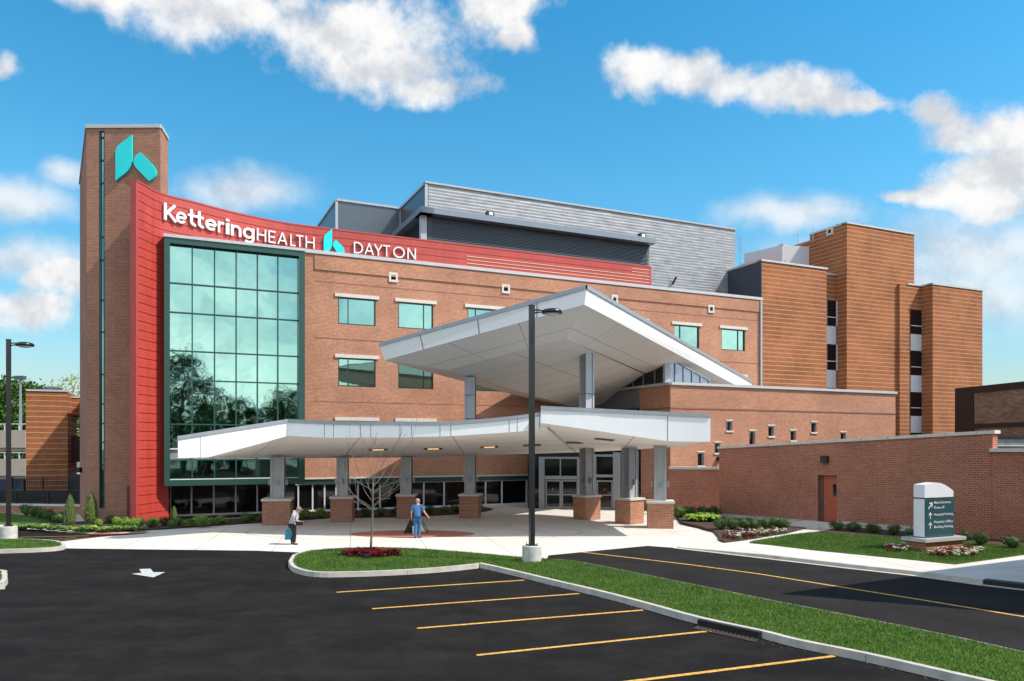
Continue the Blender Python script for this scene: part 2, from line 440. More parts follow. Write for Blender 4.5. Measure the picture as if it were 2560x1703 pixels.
mb = MB(); mb.slab(MP.u(786), Mb - Mdir * .12, HB - 1.0, HB - .12, .004, .07); mb.build('brick_band', 'red_brick', MAIN)
mb = MB()
for z in (11.15, 14.75, 7.1):
    mb.slab(MP.u(786), Mb - Mdir * .25, z, z + .035, .002, .012)
mb.build('movement_joint', mat('joint_brown', (.22, .10, .07), .9), MAIN)
mb = MB(); mb.slab(Ma - Mdir * .1, Mb + Mdir * .1, HB, HB + .22, -.45, .12); mb.build('coping', 'coping', MAIN)
mb = MB(); mb.sheet([La + Mback * .5, Mb + Mback * .5, q0, q1], HB - .3); mb.build('roof', 'roof_grey', MAIN)
mb = MB(); mb.slab(Ma, MP.u(1330), 2.25 - .09, 2.25, -.1, .06); mb.build('stone_sill_band', 'stone', MAIN)
for k, (u0, u1, um, z0, z1) in enumerate(rows):
    a, b = MP.u(u0), MP.u(u1)
    w = MB(); t = .07
    w.slab(a, b, z0, z0 + t, -.16, -.05); w.slab(a, b, z1 - t, z1, -.16, -.05)
    w.slab(a, a + Mdir * t, z0 + t, z1 - t, -.16, -.05); w.slab(b - Mdir * t, b, z0 + t, z1 - t, -.16, -.05)
    m_ = MP.u(um); w.slab(m_, m_ + Mdir * .05, z0 + t, z1 - t, -.158, -.07)
    wo = w.build('window', 'dark_green', MAIN)
    g = MB(); g.slab(a + Mdir * .02, b - Mdir * .02, z0 + .02, z1 - .02, -.2, -.13); g.build('pane', 'teal_glass', wo)
    l = MB(); l.slab(a - Mdir * .22, b + Mdir * .22, z1 + .012, z1 + .235, .003, .09); l.build('lintel', 'stone', MAIN)
for (u0, u1, v), z in zip(vents, vz):
    a, b = MP.u(u0), MP.u(u1); w = MB(); t = .14
    w.slab(a, b, z - .32, z - .16, .004, .08); w.slab(a, b, z + .16, z + .32, .004, .08)
    w.slab(a, a + Mdir * t, z - .16, z + .16, .004, .08); w.slab(b - Mdir * t, b, z - .16, z + .16, .004, .08)
    vo = w.build('wall_vent', 'stone', MAIN)
    w = MB(); w.slab(a + Mdir * .1, b - Mdir * .1, z - .2, z + .2, -.3, -.15); w.build('vent_opening', 'interior', vo)
# downspout
mb = MB(); p = MP.u(1400 + 1783 / 3.563); mb.slab(p - Mdir * .09, p + Mdir * .09, 6, HB - .05, .02, .16); mb.build('downspout', 'grey_edge', MAIN)
# green spandrel and ground floor glazing
mb = MB(); mb.slab(MP.u(755), MP.u(1325), 1.86, 2.15, -.25, -.02); mb.build('green_spandrel', 'green_metal', MAIN)
gu = [425, 477, 533, 588, 642, 695, 745, 781, 811, 840, 895, 950, 1003, 1060, 1111, 1165, 1215, 1256, 1318]
mb = MB()
for u in gu:
    p = MP.u(u); mb.slab(p, p + Mdir * .09, .2, 1.86, -.3, -.16)
mb.slab(MP.u(419), MP.u(1322), .1, .2, -.32, -.12)
mb.slab(MP.u(740), MP.u(1322), 1.80, 1.859, -.3, -.15)
SF = mb.build('storefront', 'white_frame', MAIN)
mb = MB(); mb.slab(MP.u(419), MP.u(1322), .15, 2.15, -.27, -.25); mb.build('glass', 'glass_dark', SF)
mb = MB(); mb.slab(MP.u(415), MP.u(1322), 0, .1, -.5, .05); mb.build('base_kerb', 'stone', MAIN)
# wall behind storefront level so nothing shows through, and upper slab behind window box
mb = MB(); mb.slab(MP.u(409), Ma, 2.15, HB, -.3, -.02); mb.build('inner_wall', 'interior', MAIN)

# ---- projecting window box (curtain wall)
fa, fb = FP.u(410.4), FP.u(762.3)
fa_Y = FP.u(425).y; zq = lambda v: zat(v, FP.u(481).y); ZT, ZB = zat(588.5, fa_Y), zat(1215.5, fa_Y)
mb = MB(); dep = 2.6
ia, ib = FP.u(425), FP.u(747.5)
mb.slab(fa, fb, ZT - .42, ZT - .1, -dep, 0); mb.slab(fa, fb, ZB, ZB + .33, -dep, 0)
mb.slab(fa, ia, ZB + .33, ZT - .42, -dep, 0); mb.slab(ib, fb, ZB + .33, ZT - .42, -dep, 0)
CW = mb.build('curtain_wall', 'green_metal', MAIN)
mb = MB(); mb.slab(fa - Mdir * .03, fb + Mdir * .03, ZT - .1, ZT + .06, -dep, .06); mb.build('coping', 'coping', CW)
mb = MB(); iw = (ib - ia).length
cols = [(x - 85) / (1170 - 85) for x in (85, 273, 462, 645, 825, 998, 1170)]
cu = [FP.u(ax3(x)) for x in (85, 273, 462, 645, 825, 998, 1170)]
zr = [zq(v) for v in (611.7, 708.8, 781.6, 877.2, 950, 1060.7, 1124, 1150)]
for p in cu[1:-1]: mb.slab(p - Mdir * .035, p + Mdir * .035, ZB + .33, ZT - .42, -.38, -.26)
for z in zr[1:]: mb.slab(ia, ib, z - .035, z + .035, -.376, -.265)
mb.build('mullions', mat('mullion_green', (.012, .06, .055), .35), CW)
mb = MB(); mb.slab(ia, ib, ZB + .33, zr[7], -.42, -.36); mb.slab(ia, ib, zr[6], ZT - .42, -.42, -.36); mb.build('glass', 'teal_glass', CW)
mb = MB(); mb.slab(ia, ib, zr[7], zr[6], -.42, -.355); mb.build('spandrel_panel', mat('spandrel_grey', (.22, .23, .22), .4), CW)
mb = MB(); mb.slab(ia, ib, ZB + .31, ZB + .37, -.36, -.2); mb.slab(ia, ib, zr[6], zr[6] + .07, -.36, -.25); mb.build('ledge', 'white_frame', CW)

# ---- red curved screen wall
RZ = 18.25
rp = [(341, 40.2), (362, 40.9), (385, 41.75), (410, 42.4), (440, 42.95), (474, 43.5), (548, 44.95), (608, 46.05), (712, 47.75)]
path = [Vector(((u - CX) / F * Y, Y)) for u, Y in rp]
MR = MP.off(-.35)
path += [MR.u(u) for u in (830, 950, 1150, 1350, 1627)]
path = smooth_line(path, 5)
cum = [0.]
for a, b in zip(path, path[1:]): cum.append(cum[-1] + (b - a).length)
def on_red(u, off=0.):
    """plan point of the red wall in photo column u, off metres proud"""
    k = (u - CX) / F
    for a, b in zip(path, path[1:]):
        fa_ = a.x - k * a.y; fb_ = b.x - k * b.y
        if fa_ <= 0 <= fb_ or fa_ >= 0 >= fb_:
            t = fa_ / (fa_ - fb_); p = a.lerp(b, t); d = (b - a).normalized(); return p + Vector((d.y, -d.x)) * off, Vector((d.y, -d.x))
    return path[-1], Vector((.4179, -.9085))
nor = []
for i in range(len(path)):
    d = (path[min(i + 1, len(path) - 1)] - path[max(i - 1, 0)]).normalized(); nor.append(Vector((d.y, -d.x)))
iend = max(i for i, p in enumerate(path) if p.x < MP.u(770).x)
ifoot = min(i for i, p in enumerate(path) if CX + F * p.x / p.y > 421); ZBOX = 2.0
mb = MB(); row = .49; z = RZ; th = .32
while z > .2:
    z0 = max(z - row + .045, .05)
    for i in range(len(path) - 1):
        if (i > iend and z0 < HB - .9) or (i >= ifoot and z0 < ZBOX): continue
        zz0 = z0
        mb.slab(path[i], path[i + 1], zz0, z, -th, 0) if False else None
        a, b = path[i], path[i + 1]
        mb.face([(a.x, a.y, zz0), (b.x, b.y, zz0), (b.x, b.y, z), (a.x, a.y, z)])
        a2, b2 = a - nor[i] * .035, b - nor[i + 1] * .035
        mb.face([(a2.x, a2.y, zz0), (b2.x, b2.y, zz0), (b.x, b.y, zz0), (a.x, a.y, zz0)])
        zl = zz0 - .045
        mb.face([(a2.x, a2.y, zl), (b2.x, b2.y, zl), (b2.x, b2.y, zz0), (a2.x, a2.y, zz0)])
        mb.face([(a.x, a.y, zl), (b.x, b.y, zl), (b2.x, b2.y, zl), (a2.x, a2.y, zl)])
        # a fine half-way seam
        zm = (zz0 + z) / 2
    z -= row
for i in range(len(path) - 1):          # back and top
    a, b = path[i] - nor[i] * th, path[i + 1] - nor[i + 1] * th
    z0 = (0 if i < ifoot else 2.3) if i <= iend else HB - .9
    mb.face([(b.x, b.y, z0), (a.x, a.y, z0), (a.x, a.y, RZ), (b.x, b.y, RZ)])
    mb.face([(path[i].x, path[i].y, RZ), (path[i + 1].x, path[i + 1].y, RZ), (b.x, b.y, RZ), (a.x, a.y, RZ)])
a = path[0]; b = a - nor[0] * th
RW = mb.build('red_screen_wall', 'red_panel', MAIN)
mb = MB()
def trim(i, s):
    a = path[i] + nor[i] * .012; b = path[i] - nor[i] * (th + .01); d = (path[i + 1] - path[i]).normalized() if s > 0 else (path[i] - path[i - 1]).normalized() * 1
    z0 = 0 if i == 0 else HB - .8
    e = d * (-.04 if s > 0 else .04); f_ = d * (.14 if s > 0 else -.14)
    q = [a + e, a + f_, b + f_, b + e]
    mb.hexa([(w.x, w.y, z0) for w in q] + [(w.x, w.y, RZ + .02) for w in q])
trim(0, 1); mb.build('corner_trim', 'red_side', RW, fix=True)
mb = MB(); trim(len(path) - 1, -1); mb.build('corner_trim', 'red_side', RW, fix=True)
mb = MB()
for i in range(len(path) - 1):
    a, b = path[i], path[i + 1]; a2, b2 = a - nor[i] * (th + .02), b - nor[i + 1] * (th + .02)
    a1, b1 = a + nor[i] * .03, b + nor[i + 1] * .03
    mb.hexa([(w.x, w.y, RZ + .002) for w in (a1, b1, b2, a2)] + [(w.x, w.y, RZ + .09) for w in (a1, b1, b2, a2)])
mb.build('coping', 'red_side', RW)
# cream accent lines near the right end of the screen
mb = MB()
for k, (x0, x1) in enumerate(((2040, 2155), (2040, 2155), (960, 2155), (960, 2155), (960, 2155), (1200, 2155))):
    z = RZ - .25 - k * .245
    ua, ub = 800 + x0 / 2.619, 800 + x1 / 2.619
    mb.slab(MR.u(ua), MR.u(ub), z, z + .028, .004, .03)
mb.build('accent_strip', 'cream', RW)

# ---- grey plant room on the roof
PHC = P((1065.4, 458.6), 56.0); ZP = PHC.z
PH = Pl(PHC, Mdir); pr = PH.u(1838)
mb = MB(); mb.slab(PH.p, pr, HB - .3, ZP, -9, 0); mb.build('plant_room', 'ribbed_metal', MAIN)
mb = MB()
c2 = Vector(PH.p) + Mback * 6.6
c3 = c2 - Mdir * 5.2
left1 = PlAB(c2, PH.p)
mb.slab(c2, PH.p, HB - .3, ZP - .06, -.2, .01)
mb.slab(c3, c2 + Mdir * .5, HB - .3, ZP - .06, -8, 0)
mb.slab(c3 + Mback * 8, c3, HB - .3, ZP - .06, -.1, .01)
mb.build('grey_flank', 'grey_panel', MAIN)
mb = MB(); mb.slab(PH.p - Mdir * .1, pr + Mdir * .05, ZP, ZP + .14, -.4, .1); mb.slab(c2, PH.p, ZP - .05, ZP + .13, -.3, .1); mb.slab(c3, c2, ZP - .05, ZP + .12, -.3, .1); mb.slab(c3 + Mback * 8, c3, ZP - .05, ZP + .11, -.3, .1)
for q in (PH.p, c2, c3): mb.slab(q - Mdir * .1, q + Mdir * .1, HB - .2, ZP - .06, -.02, .05)
mb.build('roof_trim', 'column_metal', MAIN)
BC = P((1052, 514.8), 53.5); BP = Pl(BC, Mdir); br = BP.u(1640); ZBm = BC.z
mb = MB(); mb.slab(BP.p, br, ZBm - .42, ZBm, -1.6, 0); bl = BP.p + Mback * 7.5
mb.slab(bl, BP.p, ZBm - .42, ZBm - .003, -1.0, .002)
mb.build('eaves_beam', 'louver', MAIN)
LP = BP.off(-.75); l0, l1 = LP.u(1063), LP.u(1627)
mb = MB(); n = 40; zb = HB - .2
for k in range(n):
    z0 = zb + (ZBm - .42 - zb) * k / n; h = (ZBm - .42 - zb) / n
    a, b = l0, l1; nn = LP.n
    for (a, b, nn) in ((l0, l1, LP.n), (l0 + Mback * 6, l0, Vector((-.9085, -.4179)))):
        f0 = [(a.x - nn.x * .12, a.y - nn.y * .12, z0 + h), (b.x - nn.x * .12, b.y - nn.y * .12, z0 + h)]
        f1 = [(b.x, b.y, z0 + h * .15), (a.x, a.y, z0 + h * .15)]
        mb.face(f0[::-1] + f1[::-1]) if False else mb.face([f1[1], f1[0], f0[1], f0[0]])
        mb.face([(a.x, a.y, z0), (b.x, b.y, z0), f1[0], f1[1]])
LV = mb.build('louver_screen', 'louver', MAIN)
mb = MB(); mb.slab(l0, l1, zb, ZBm - .42, -.5, -.2); mb.slab(l0 + Mback * 6, l0, zb, ZBm - .42, -.5, -.2); mb.build('backing', 'navy_panel', LV)
mb = MB(); mb.slab(l0 - Mdir * .35, l0 + Mdir * .1, zb, ZBm - .42, -.3, .08); mb.build('corner_post', 'column_metal', LV)
for (x, y) in ((1125, 258), (2125, 403)):
    q = BP.uv(C2(x, y)); r_ = MB()
    c = q - Vector((0, 0, .15)) - Vector((*BP.n, 0)) * .4
    r_.box((c.x, c.y, c.z), (.55, .4, .42), R(24.7)); fo = r_.build('roof_floodlight', 'black_iron', MAIN)
    r_ = MB(); r_.box((c.x + .1, c.y - .22, c.z + .03), (.3, .05, .22), R(24.7)); r_.build('lens', 'lamp_lens', fo)
p = PH.uv(C2(2310, 732)); mb = MB(); mb.tube([p, p + Vector((.2, -.5, .5))], .09, 6); mb.build('roof_vent_pipe', 'black_iron', MAIN)

# ================================================================= BRICK TOWER
T0 = P((216, 321), 42.35); TH = T0.z
t1 = Vector(((401 - CX) / F * 42.3, 42.3)); t0 = Vector(T0[:2]); t2 = Vector(((420 - CX) / F * 44.0, 44.0)); t3 = Vector(((417 - CX) / F * 48.5, 48.5)); t4 = Vector(((199.7 - CX) / F * 46.9, 46.9))
TW = thing('brick_tower', 'tall narrow brick tower with a teal emblem and slim glass strip at left', 'tower', (t0.x, t0.y, 0))
mb = MB()
s0, s1 = (248 - CX) / F * 42.34, (261.3 - CX) / F * 42.33
gz0, gz1 = zat(1271, 42.34), zat(327, 42.34)
wall_holes(mb, t0, t1, 0, TH, [(s0 - t0.x, s1 - t0.x, gz0, gz1)], .15)
for a, b, za, zb_ in ((t1, t2, TH, TH), (t2, t3, TH, TH), (t3, t4, TH, 20.4), (t4, t0, 20.4, TH)):
    mb.face([(a.x, a.y, 0), (b.x, b.y, 0), (b.x, b.y, zb_), (a.x, a.y, za)])
mb.face([(t0.x, t0.y, TH), (t1.x, t1.y, TH), (t2.x, t2.y, TH), (t3.x, t3.y, TH), (t4.x, t4.y, 20.4)])
mb.build('brick_wall', 'plum_brick', TW)
mb = MB(); zt = lambda w: TH if w is not t4 else 20.4
for a, b, za, zb_ in ((t0, t1, TH, TH), (t1, t2, TH, TH), (t4, t0, 20.4, TH)):
    mb.slab(a, b, za, za + .2, -.3, .06, zb_, zb_ + .2)
mb.build('coping', 'coping', TW)
mb = MB(); ga, gb = Vector((s0, 42.345)), Vector((s1, 42.338))
for y in (327, 343, 400, 457, 592, 650, 750, 830, 936, 1010, 1059, 1106, 1163, 1237, 1269):
    z = zat(y, 42.34); mb.slab(ga, gb, z - .04, z + .04, -.13, -.03)
mb.slab(ga, ga + Vector((.05, 0)), gz0, gz1, -.14, .01); mb.slab(gb - Vector((.05, 0)), gb, gz0, gz1, -.14, .01)
sw = mb.build('strip_window', 'dark_green', TW)
mb = MB(); mb.slab(ga, gb, gz0, gz1, -.14, -.1); mb.build('glass', 'teal_glass', sw)
mb = MB(); pl = PlAB(t4, t0); q = pl.uv((205, 1175)); mb.box((q.x - .1, q.y - .15, q.z), (.25, .3, .3)); mb.build('wall_lamp', 'black_iron', TW)
mb = MB(); q = P(E5(1185, 300), 42.2); mb.slab(P(E5(1172, 0), 42.3), P(E5(1222, 0), 42.29), 0, zat(E5(0, 128)[1], 42.3), .004, .06); mb.build('access_door', mat('maroon', (.13, .03, .025), .5), TW)

# ---------------------------------------------------------------- shapes cut out and set proud of a surface
def outline_mesh(poly_faces, verts, mapf, d0, d1, name, m, parent):
    """flat mesh (2d verts, faces) -> thick solid, mapf(x, y, off) -> 3D"""
    mb = MB(); me = {}
    for f in poly_faces:
        mb.face([mapf(*verts[k], d1) for k in f])
        mb.face([mapf(*verts[k], d0) for k in f[::-1]])
        for i in range(len(f)):
            e = (f[i], f[(i + 1) % len(f)]); me[e] = 1
    for (a, b) in me:
        if (b, a) not in me:
            mb.face([mapf(*verts[a], d0), mapf(*verts[b], d0), mapf(*verts[b], d1), mapf(*verts[a], d1)])
    return mb.build(name, m, parent)
def poly_solid(poly, mapf, d0, d1, name, m, parent):
    ar = sum(poly[i][0] * poly[(i + 1) % len(poly)][1] - poly[(i + 1) % len(poly)][0] * poly[i][1] for i in range(len(poly)))
    if ar < 0: poly = poly[::-1]
    fs = []
    for t in tessellate_polygon([[Vector((x, y, 0)) for x, y in poly]]):
        t = list(t); a, b, c = (Vector(poly[k]) for k in t)
        if (b - a).cross(c - a) < 0: t = t[::-1]
        fs.append(t)
    return outline_mesh(fs, poly, mapf, d0, d1, name, m, parent)
def glyph(ch, bold=0.):
    cu_ = bpy.data.curves.new('g', 'FONT'); cu_.body = ch; cu_.offset = bold; cu_.resolution_u = 6; cu_.fill_mode = 'FRONT'
    o = bpy.data.objects.new('g', cu_); COL.objects.link(o)
    dg = bpy.context.evaluated_depsgraph_get(); me = bpy.data.meshes.new_from_object(o.evaluated_get(dg))
    vs = [(v.co.x, v.co.y) for v in me.vertices]; fs = []
    for p in me.polygons:
        f = list(p.vertices)
        if p.normal.z < 0: f = f[::-1]
        fs.append(f)
    bpy.data.objects.remove(o); bpy.data.meshes.remove(me); bpy.data.curves.remove(cu_)
    # merge doubles
    key = {}; rm = {}; nv = []
    for i, v in enumerate(vs):
        k = (round(v[0], 4), round(v[1], 4))
        if k not in key: key[k] = len(nv); nv.append(v)
        rm[i] = key[k]
    fs = [[rm[i] for i in f] for f in fs]; fs = [f for f in fs if len(set(f)) == len(f)]
    return nv, fs
def arc(c, r0, a0, a1, n=10): return [(c[0] + r0 * math.cos(R(a0 + (a1 - a0) * k / n)), c[1] + r0 * math.sin(R(a0 + (a1 - a0) * k / n))) for k in range(n + 1)]
def bez(p0, p1, p2, p3, n=10):
    out = []
    for k in range(n + 1):
        t = k / n; s = 1 - t
        out.append((s ** 3 * p0[0] + 3 * s * s * t * p1[0] + 3 * s * t * t * p2[0] + t ** 3 * p3[0], s ** 3 * p0[1] + 3 * s * s * t * p1[1] + 3 * s * t * t * p2[1] + t ** 3 * p3[1]))
    return out
leafA = [(1225, 222), (1225, 450)] + bez((1225, 450), (1225, 505), (1195, 550), (1155, 580))[1:] + [(1075, 643), (1075, 385)] + bez((1075, 385), (1075, 345), (1095, 318), (1125, 297))[1:]
leafB = [(1305, 382), (1405, 485)] + bez((1405, 485), (1475, 560), (1455, 610), (1383, 645))[1:] + [(1265, 525)] + bez((1265, 525), (1222, 470), (1238, 410), (1305, 382))[1:-1]
EM = thing('wall_emblem', 'large teal two-leaf emblem mounted high on the brick tower', 'emblem', (-21, 42.3, 17))
def mapT(x, y, o):
    u, v = A1(x, y); Y = 42.33 - o
    return Vector(((u - CX) / F * 42.33, Y, zat(v, 42.33)))
poly_solid([(x, y) for x, y in leafA], lambda x, y, o: mapT(x, y, o), .03, .16, 'emblem_leaf', 'teal', EM)
poly_solid([(x, y) for x, y in leafB], lambda x, y, o: mapT(x, y, o), .03, .16, 'emblem_leaf', 'teal', EM)
for o in EM.children:      # picture y points down: flip the faces
    o.data.flip_normals()
# letters
BZ = 16.86
def red_map(u, z, o):
    p, n_ = on_red(u, o); return Vector((p.x, p.y, z))
def ring(cx, cy, rx, ry, a0, a1, n=16): return [(cx + rx * math.cos(R(a0 + (a1 - a0) * k / n)), cy + ry * math.sin(R(a0 + (a1 - a0) * k / n))) for k in range(n + 1)]
def strokes(ch, w):
    """centre lines of a plain geometric capital or small letter, cap height 1; w = stroke width"""
    h = w / 2; X = .70; c = X / 2; t = 1 - h
    S = {'K': [[(h, 0), (h, 1)], [(h + w * .3, .36), (.62, 1.0)], [(h + w * .9, .52), (.68, 0)]],
         'e': [[(w * .6, c), (X - h, c)], ring(c, c, c - h, c - h, 2, 318)],
         't': [[(.20, 1.0), (.20, .26)] + ring(.40, .26, .20, .26 - h, 180, 285, 8)[1:], [(0, X - h), (.44, X - h)]],
         'r': [[(h, 0), (h, X)], ring(.36, X - .30, .36 - h, .30 - h, 178, 68, 10)],
         'i': [[(h, 0), (h, X)], [(h, X + .13), (h, X + .13 + w)]],
         'n': [[(h, 0), (h, X)], ring(.32, X - .31, .32 - h, .31 - h, 178, 2, 14) + [(.64 - h, 0)]],
         'g': [ring(c, c, c - h, c - h, 0, 360, 24), [(X - h, X), (X - h, 0.0)] + ring(c, -.0, c - h, .30 - h, 0, -140, 12)[1:]],
         'H': [[(h, 0), (h, 1)], [(.78 - h, 0), (.78 - h, 1)], [(h, .5), (.78 - h, .5)]], 'E': [[(h, 0), (h, 1)], [(h, h), (.6, h)], [(h, .5), (.56, .5)], [(h, t), (.6, t)]],
         'A': [[(0.03, 0), (.41, 1)], [(.79, 0), (.41, 1)], [(.17, .32), (.65, .32)]], 'L': [[(h, 1), (h, h)], [(0, h), (.55, h)]], 'T': [[(.37, 0), (.37, 1 - w)], [(0, t), (.74, t)]],
         'D': [[(h, h), (h, t)] + [(.3, t)] + ring(.32, .5, .44, .5 - h, 88, -88, 14) + [(.3, h), (h, h)]], 'Y': [[(.03, 1), (.38, .42)], [(.73, 1), (.38, .42)], [(.38, .44), (.38, 0)]],
         'O': [ring(.5, .5, .5 - h, .5 - h, 0, 360, 28)], 'N': [[(h, 0), (h, 1)], [(.8 - h, 0), (.8 - h, 1)], [(h, .97), (.8 - h, .03)]]}
    return S[ch]
def letters(word, spans, cap, w, label, light=False):
    root = thing('sign_lettering', label, 'sign', (*on_red(ax3(spans[0][0]), .2)[0], BZ))
    for ch, (x0, x1) in zip(word, spans):
        st_ = strokes(ch, w); allx = [p[0] for l in st_ for p in l]; mx, Mx = min(allx) - w / 2, max(allx) + w / 2
        if ch in 'Kt': mx, Mx = max(0, mx), Mx - w / 2
        u0, u1 = ax3(x0), ax3(x1); mb = MB()
        mp = lambda x, y, o: red_map(u0 + (u1 - u0) * (x - mx) / (Mx - mx), BZ + y * cap, o)
        for q, l in enumerate(st_):
            closed = (Vector(l[0]) - Vector(l[-1])).length < 1e-4; n = len(l); Lf, Rt = [], []
            for k in range(n):
                p = Vector(l[k]); a = Vector(l[k - 1]) if k > 0 else (Vector(l[-2]) if closed else None); b = Vector(l[k + 1]) if k < n - 1 else (Vector(l[1]) if closed else None)
                d1 = (p - a).normalized() if a is not None else (b - p).normalized(); d2 = (b - p).normalized() if b is not None else d1
                m_ = Vector((-(d1 + d2).y, (d1 + d2).x)).normalized(); f = w / 2 / max(.55, m_.dot(Vector((-d1.y, d1.x)))); Lf.append(p + m_ * f); Rt.append(p - m_ * f)
            o1 = .17 + .004 * q
            for k in range(n - 1):
                A, B, Cc, Dd = Rt[k], Rt[k + 1], Lf[k + 1], Lf[k]
                mb.face([mp(*A, o1), mp(*B, o1), mp(*Cc, o1), mp(*Dd, o1)]); mb.face([mp(*A, .05), mp(*B, .05), mp(*B, o1), mp(*A, o1)]); mb.face([mp(*Cc, .05), mp(*Dd, .05), mp(*Dd, o1), mp(*Cc, o1)])
            if not closed: mb.face([mp(*Lf[0], .05), mp(*Rt[0], .05), mp(*Rt[0], o1), mp(*Lf[0], o1)]); mb.face([mp(*Rt[-1], .05), mp(*Lf[-1], .05), mp(*Lf[-1], o1), mp(*Rt[-1], o1)])
        mb.build('letter', 'white_paint', root)
    return root
letters('Kettering', [(20, 125), (126, 216), (226, 290), (290, 356), (370, 466), (478, 535), (545, 572), (588, 675), (690, 785)], .93, .142,
        'bold white raised letters of the first word on the red curved wall, left end')
letters('HEALTH', [(808, 884), (906, 968), (982, 1066), (1088, 1140), (1138, 1206), (1222, 1297)], .74, .105, 'thin white capital letters HEALTH on the red wall beside the bold word')
letters('DAYTON', [(1628, 1704), (1718, 1795), (1797, 1868), (1870, 1936), (1958, 2055), (2078, 2148)], .74, .105, 'thin white capital letters DAYTON right of the small teal emblem')
E2M = thing('wall_emblem', 'small teal two-leaf emblem between white words on the red wall', 'emblem', (*on_red(830, .2)[0], BZ))
sA = [(1445, 445), (1445, 575)] + bez((1445, 575), (1445, 600), (1430, 622), (1415, 636))[1:] + [(1375, 636), (1375, 530)] + bez((1375, 530), (1375, 510), (1382, 498), (1395, 488))[1:]
sB = [(1478, 538), (1530, 590)] + bez((1530, 590), (1548, 610), (1552, 632), (1548, 655))[1:] + [(1490, 648), (1462, 605)] + bez((1462, 605), (1445, 585), (1450, 555), (1478, 538))[1:-1]
def mapE(x, y, o):
    u, v = A3(x, y); p, n_ = on_red(u, .05 + o); return Vector((p.x, p.y, zat(v, p.y)))
for s in (sA, sB): poly_solid(s, mapE, .0, .1, 'emblem_leaf', 'teal', E2M).data.flip_normals()

# ================================================================= ORANGE TOWERS
def tower_block(name, label, cornerL, cornerR, z, back, m='orange_brick'):
    t = thing(name, label, 'tower', (cornerL.x, cornerL.y, 0))
    mb = MB(); mb.slab(cornerL, cornerR, 0, z, -back, 0); mb.build('brick_wall', m, t)
    mb = MB(); mb.slab(cornerL - Mdir * .08, cornerR + Mdir * .08, z, z + .16, -.5, .08); mb.slab(cornerL + Mback * back, cornerL, z, z + .158, -.5, .08); mb.build('coping', 'coping', t)
    return t
la = P((1904.5, 653), 64.0); lp = Pl(la, Mdir); lb = lp.u(2066.6)
T1 = tower_block('stair_tower', 'striped orange brick tower next to the red brick facade', la.xy, lb, la.z, 10)
mb = MB(); mb.slab(la.xy + Mback * 9.9, la.xy, HB - .3, la.z - .05, .003, .06); mb.build('navy_flank', 'navy_panel', T1)
q = la.xy + Mback * 5.2; mb = MB(); mb.slab(q, q - Mback * .3, HB - .3, la.z + .6, .06, .3); mb.build('white_pipe', 'coping', T1)
ba = P((2117, 559), 67.0); bp = Pl(ba, Mdir); bb = bp.u(2285.5)
T2 = tower_block('stair_tower', 'tallest striped orange brick tower in the middle', ba.xy, bb, ba.z, 4.2)
ra = P((2331.8, 711.6), 69.5); rpn = Pl(ra, Mdir); rb = rpn.u(2456)
T3 = tower_block('stair_tower', 'rightmost striped orange brick tower, lower than its neighbour', ra.xy, rb, ra.z, 6)
# link pieces with slot windows between the towers
def slot(root, pl, u0, u1, z1, ys, m='orange_brick'):
    a, b = pl.u(u0), pl.u(u1); mb = MB(); mb.slab(a - Mdir * 2.0, b + Mdir * .8, 0, z1, -3, 0); mb.build('recess_wall', m, root)
    mb = MB(); mb.slab(a - Mdir * 1.0, b + Mdir * .5, z1, z1 + .15, -3, .08); mb.build('coping', 'coping', root)
    Y = (a.y + b.y) / 2
    for (y0, y1, kind) in ys:
        v0, v1 = C1(0, y0)[1], C1(0, y1)[1]
        z_1, z_0 = zat(v0, Y), zat(v1, Y)
        w = MB(); w.slab(a - Mdir * .6, b - Mdir * .12, z_0, z_1, .004, .08)
        if kind == 'g':
            o = w.build('slot_window', 'glass_dark', root)
            w = MB(); zz = z_0 + (z_1 - z_0) * .33; w.slab(a - Mdir * .6, b - Mdir * .12, zz, zz + .07, .085, .12); w.slab(b - Mdir * .12, b - Mdir * .02, z_0, z_1, .004, .14); w.build('window_bar', 'white_frame', o)
        else: w.build('white_spandrel', 'pale_panel', root)
slot(T2, Pl(bp.u(2117) + Mback * 1.15, Mdir), 2066, 2091, zat(C1(0, 450)[1], 67.5), [(628, 800, 'g'), (800, 922, 'w'), (925, 1097, 'g'), (1097, 1218, 'w'), (1220, 1380, 'g')])
slot(T3, Pl(ra.xy + Mback * 1.2, Mdir), 2287, 2304.5, zat(C1(0, 530)[1], 70.5), [(693, 857, 'g'), (857, 968, 'w'), (970, 1134, 'g'), (1134, 1246, 'w'), (1248, 1408, 'g'), (1408, 1520, 'w'), (1522, 1700, 'g')])
# back wing behind the towers and pale penthouse
k0 = P(C1(540, 262), 72.5); kp = Pl(k0, -Mback)
mb = MB(); kb = Vector(ba.xy) + Mback * 4.0
mb.slab(Vector(kb) + Mback * 5 - Mdir * .02, kb, 0, zat(C1(0, 232)[1], 71.5), -3, -.02); mb.build('rear_wing', 'orange_brick', T2)
mb = MB(); w0 = kb + Mback * 2.6; mb.slab(w0 + Mback * 2.3, w0 - Mback * .6, zat(C1(0, 395)[1], 72), zat(C1(0, 350)[1], 72), .0, .08); mb.build('rear_window', 'glass_dark', T2)
wa, wb, wc = P(C1(160, 350), 80), P(C1(475, 252), 70.5), P(C1(540, 265), 71.6)
PP = thing('rooftop_penthouse', 'pale grey panelled penthouse behind the towers', 'penthouse', (wb.x, wb.y, 14))
mb = MB(); mb.slab(wa, wb, 14, wb.z, -3, 0); mb.slab(wb, wc, 14, wb.z - .003, -4, 0); mb.build('panel_wall', 'pale_panel', PP)
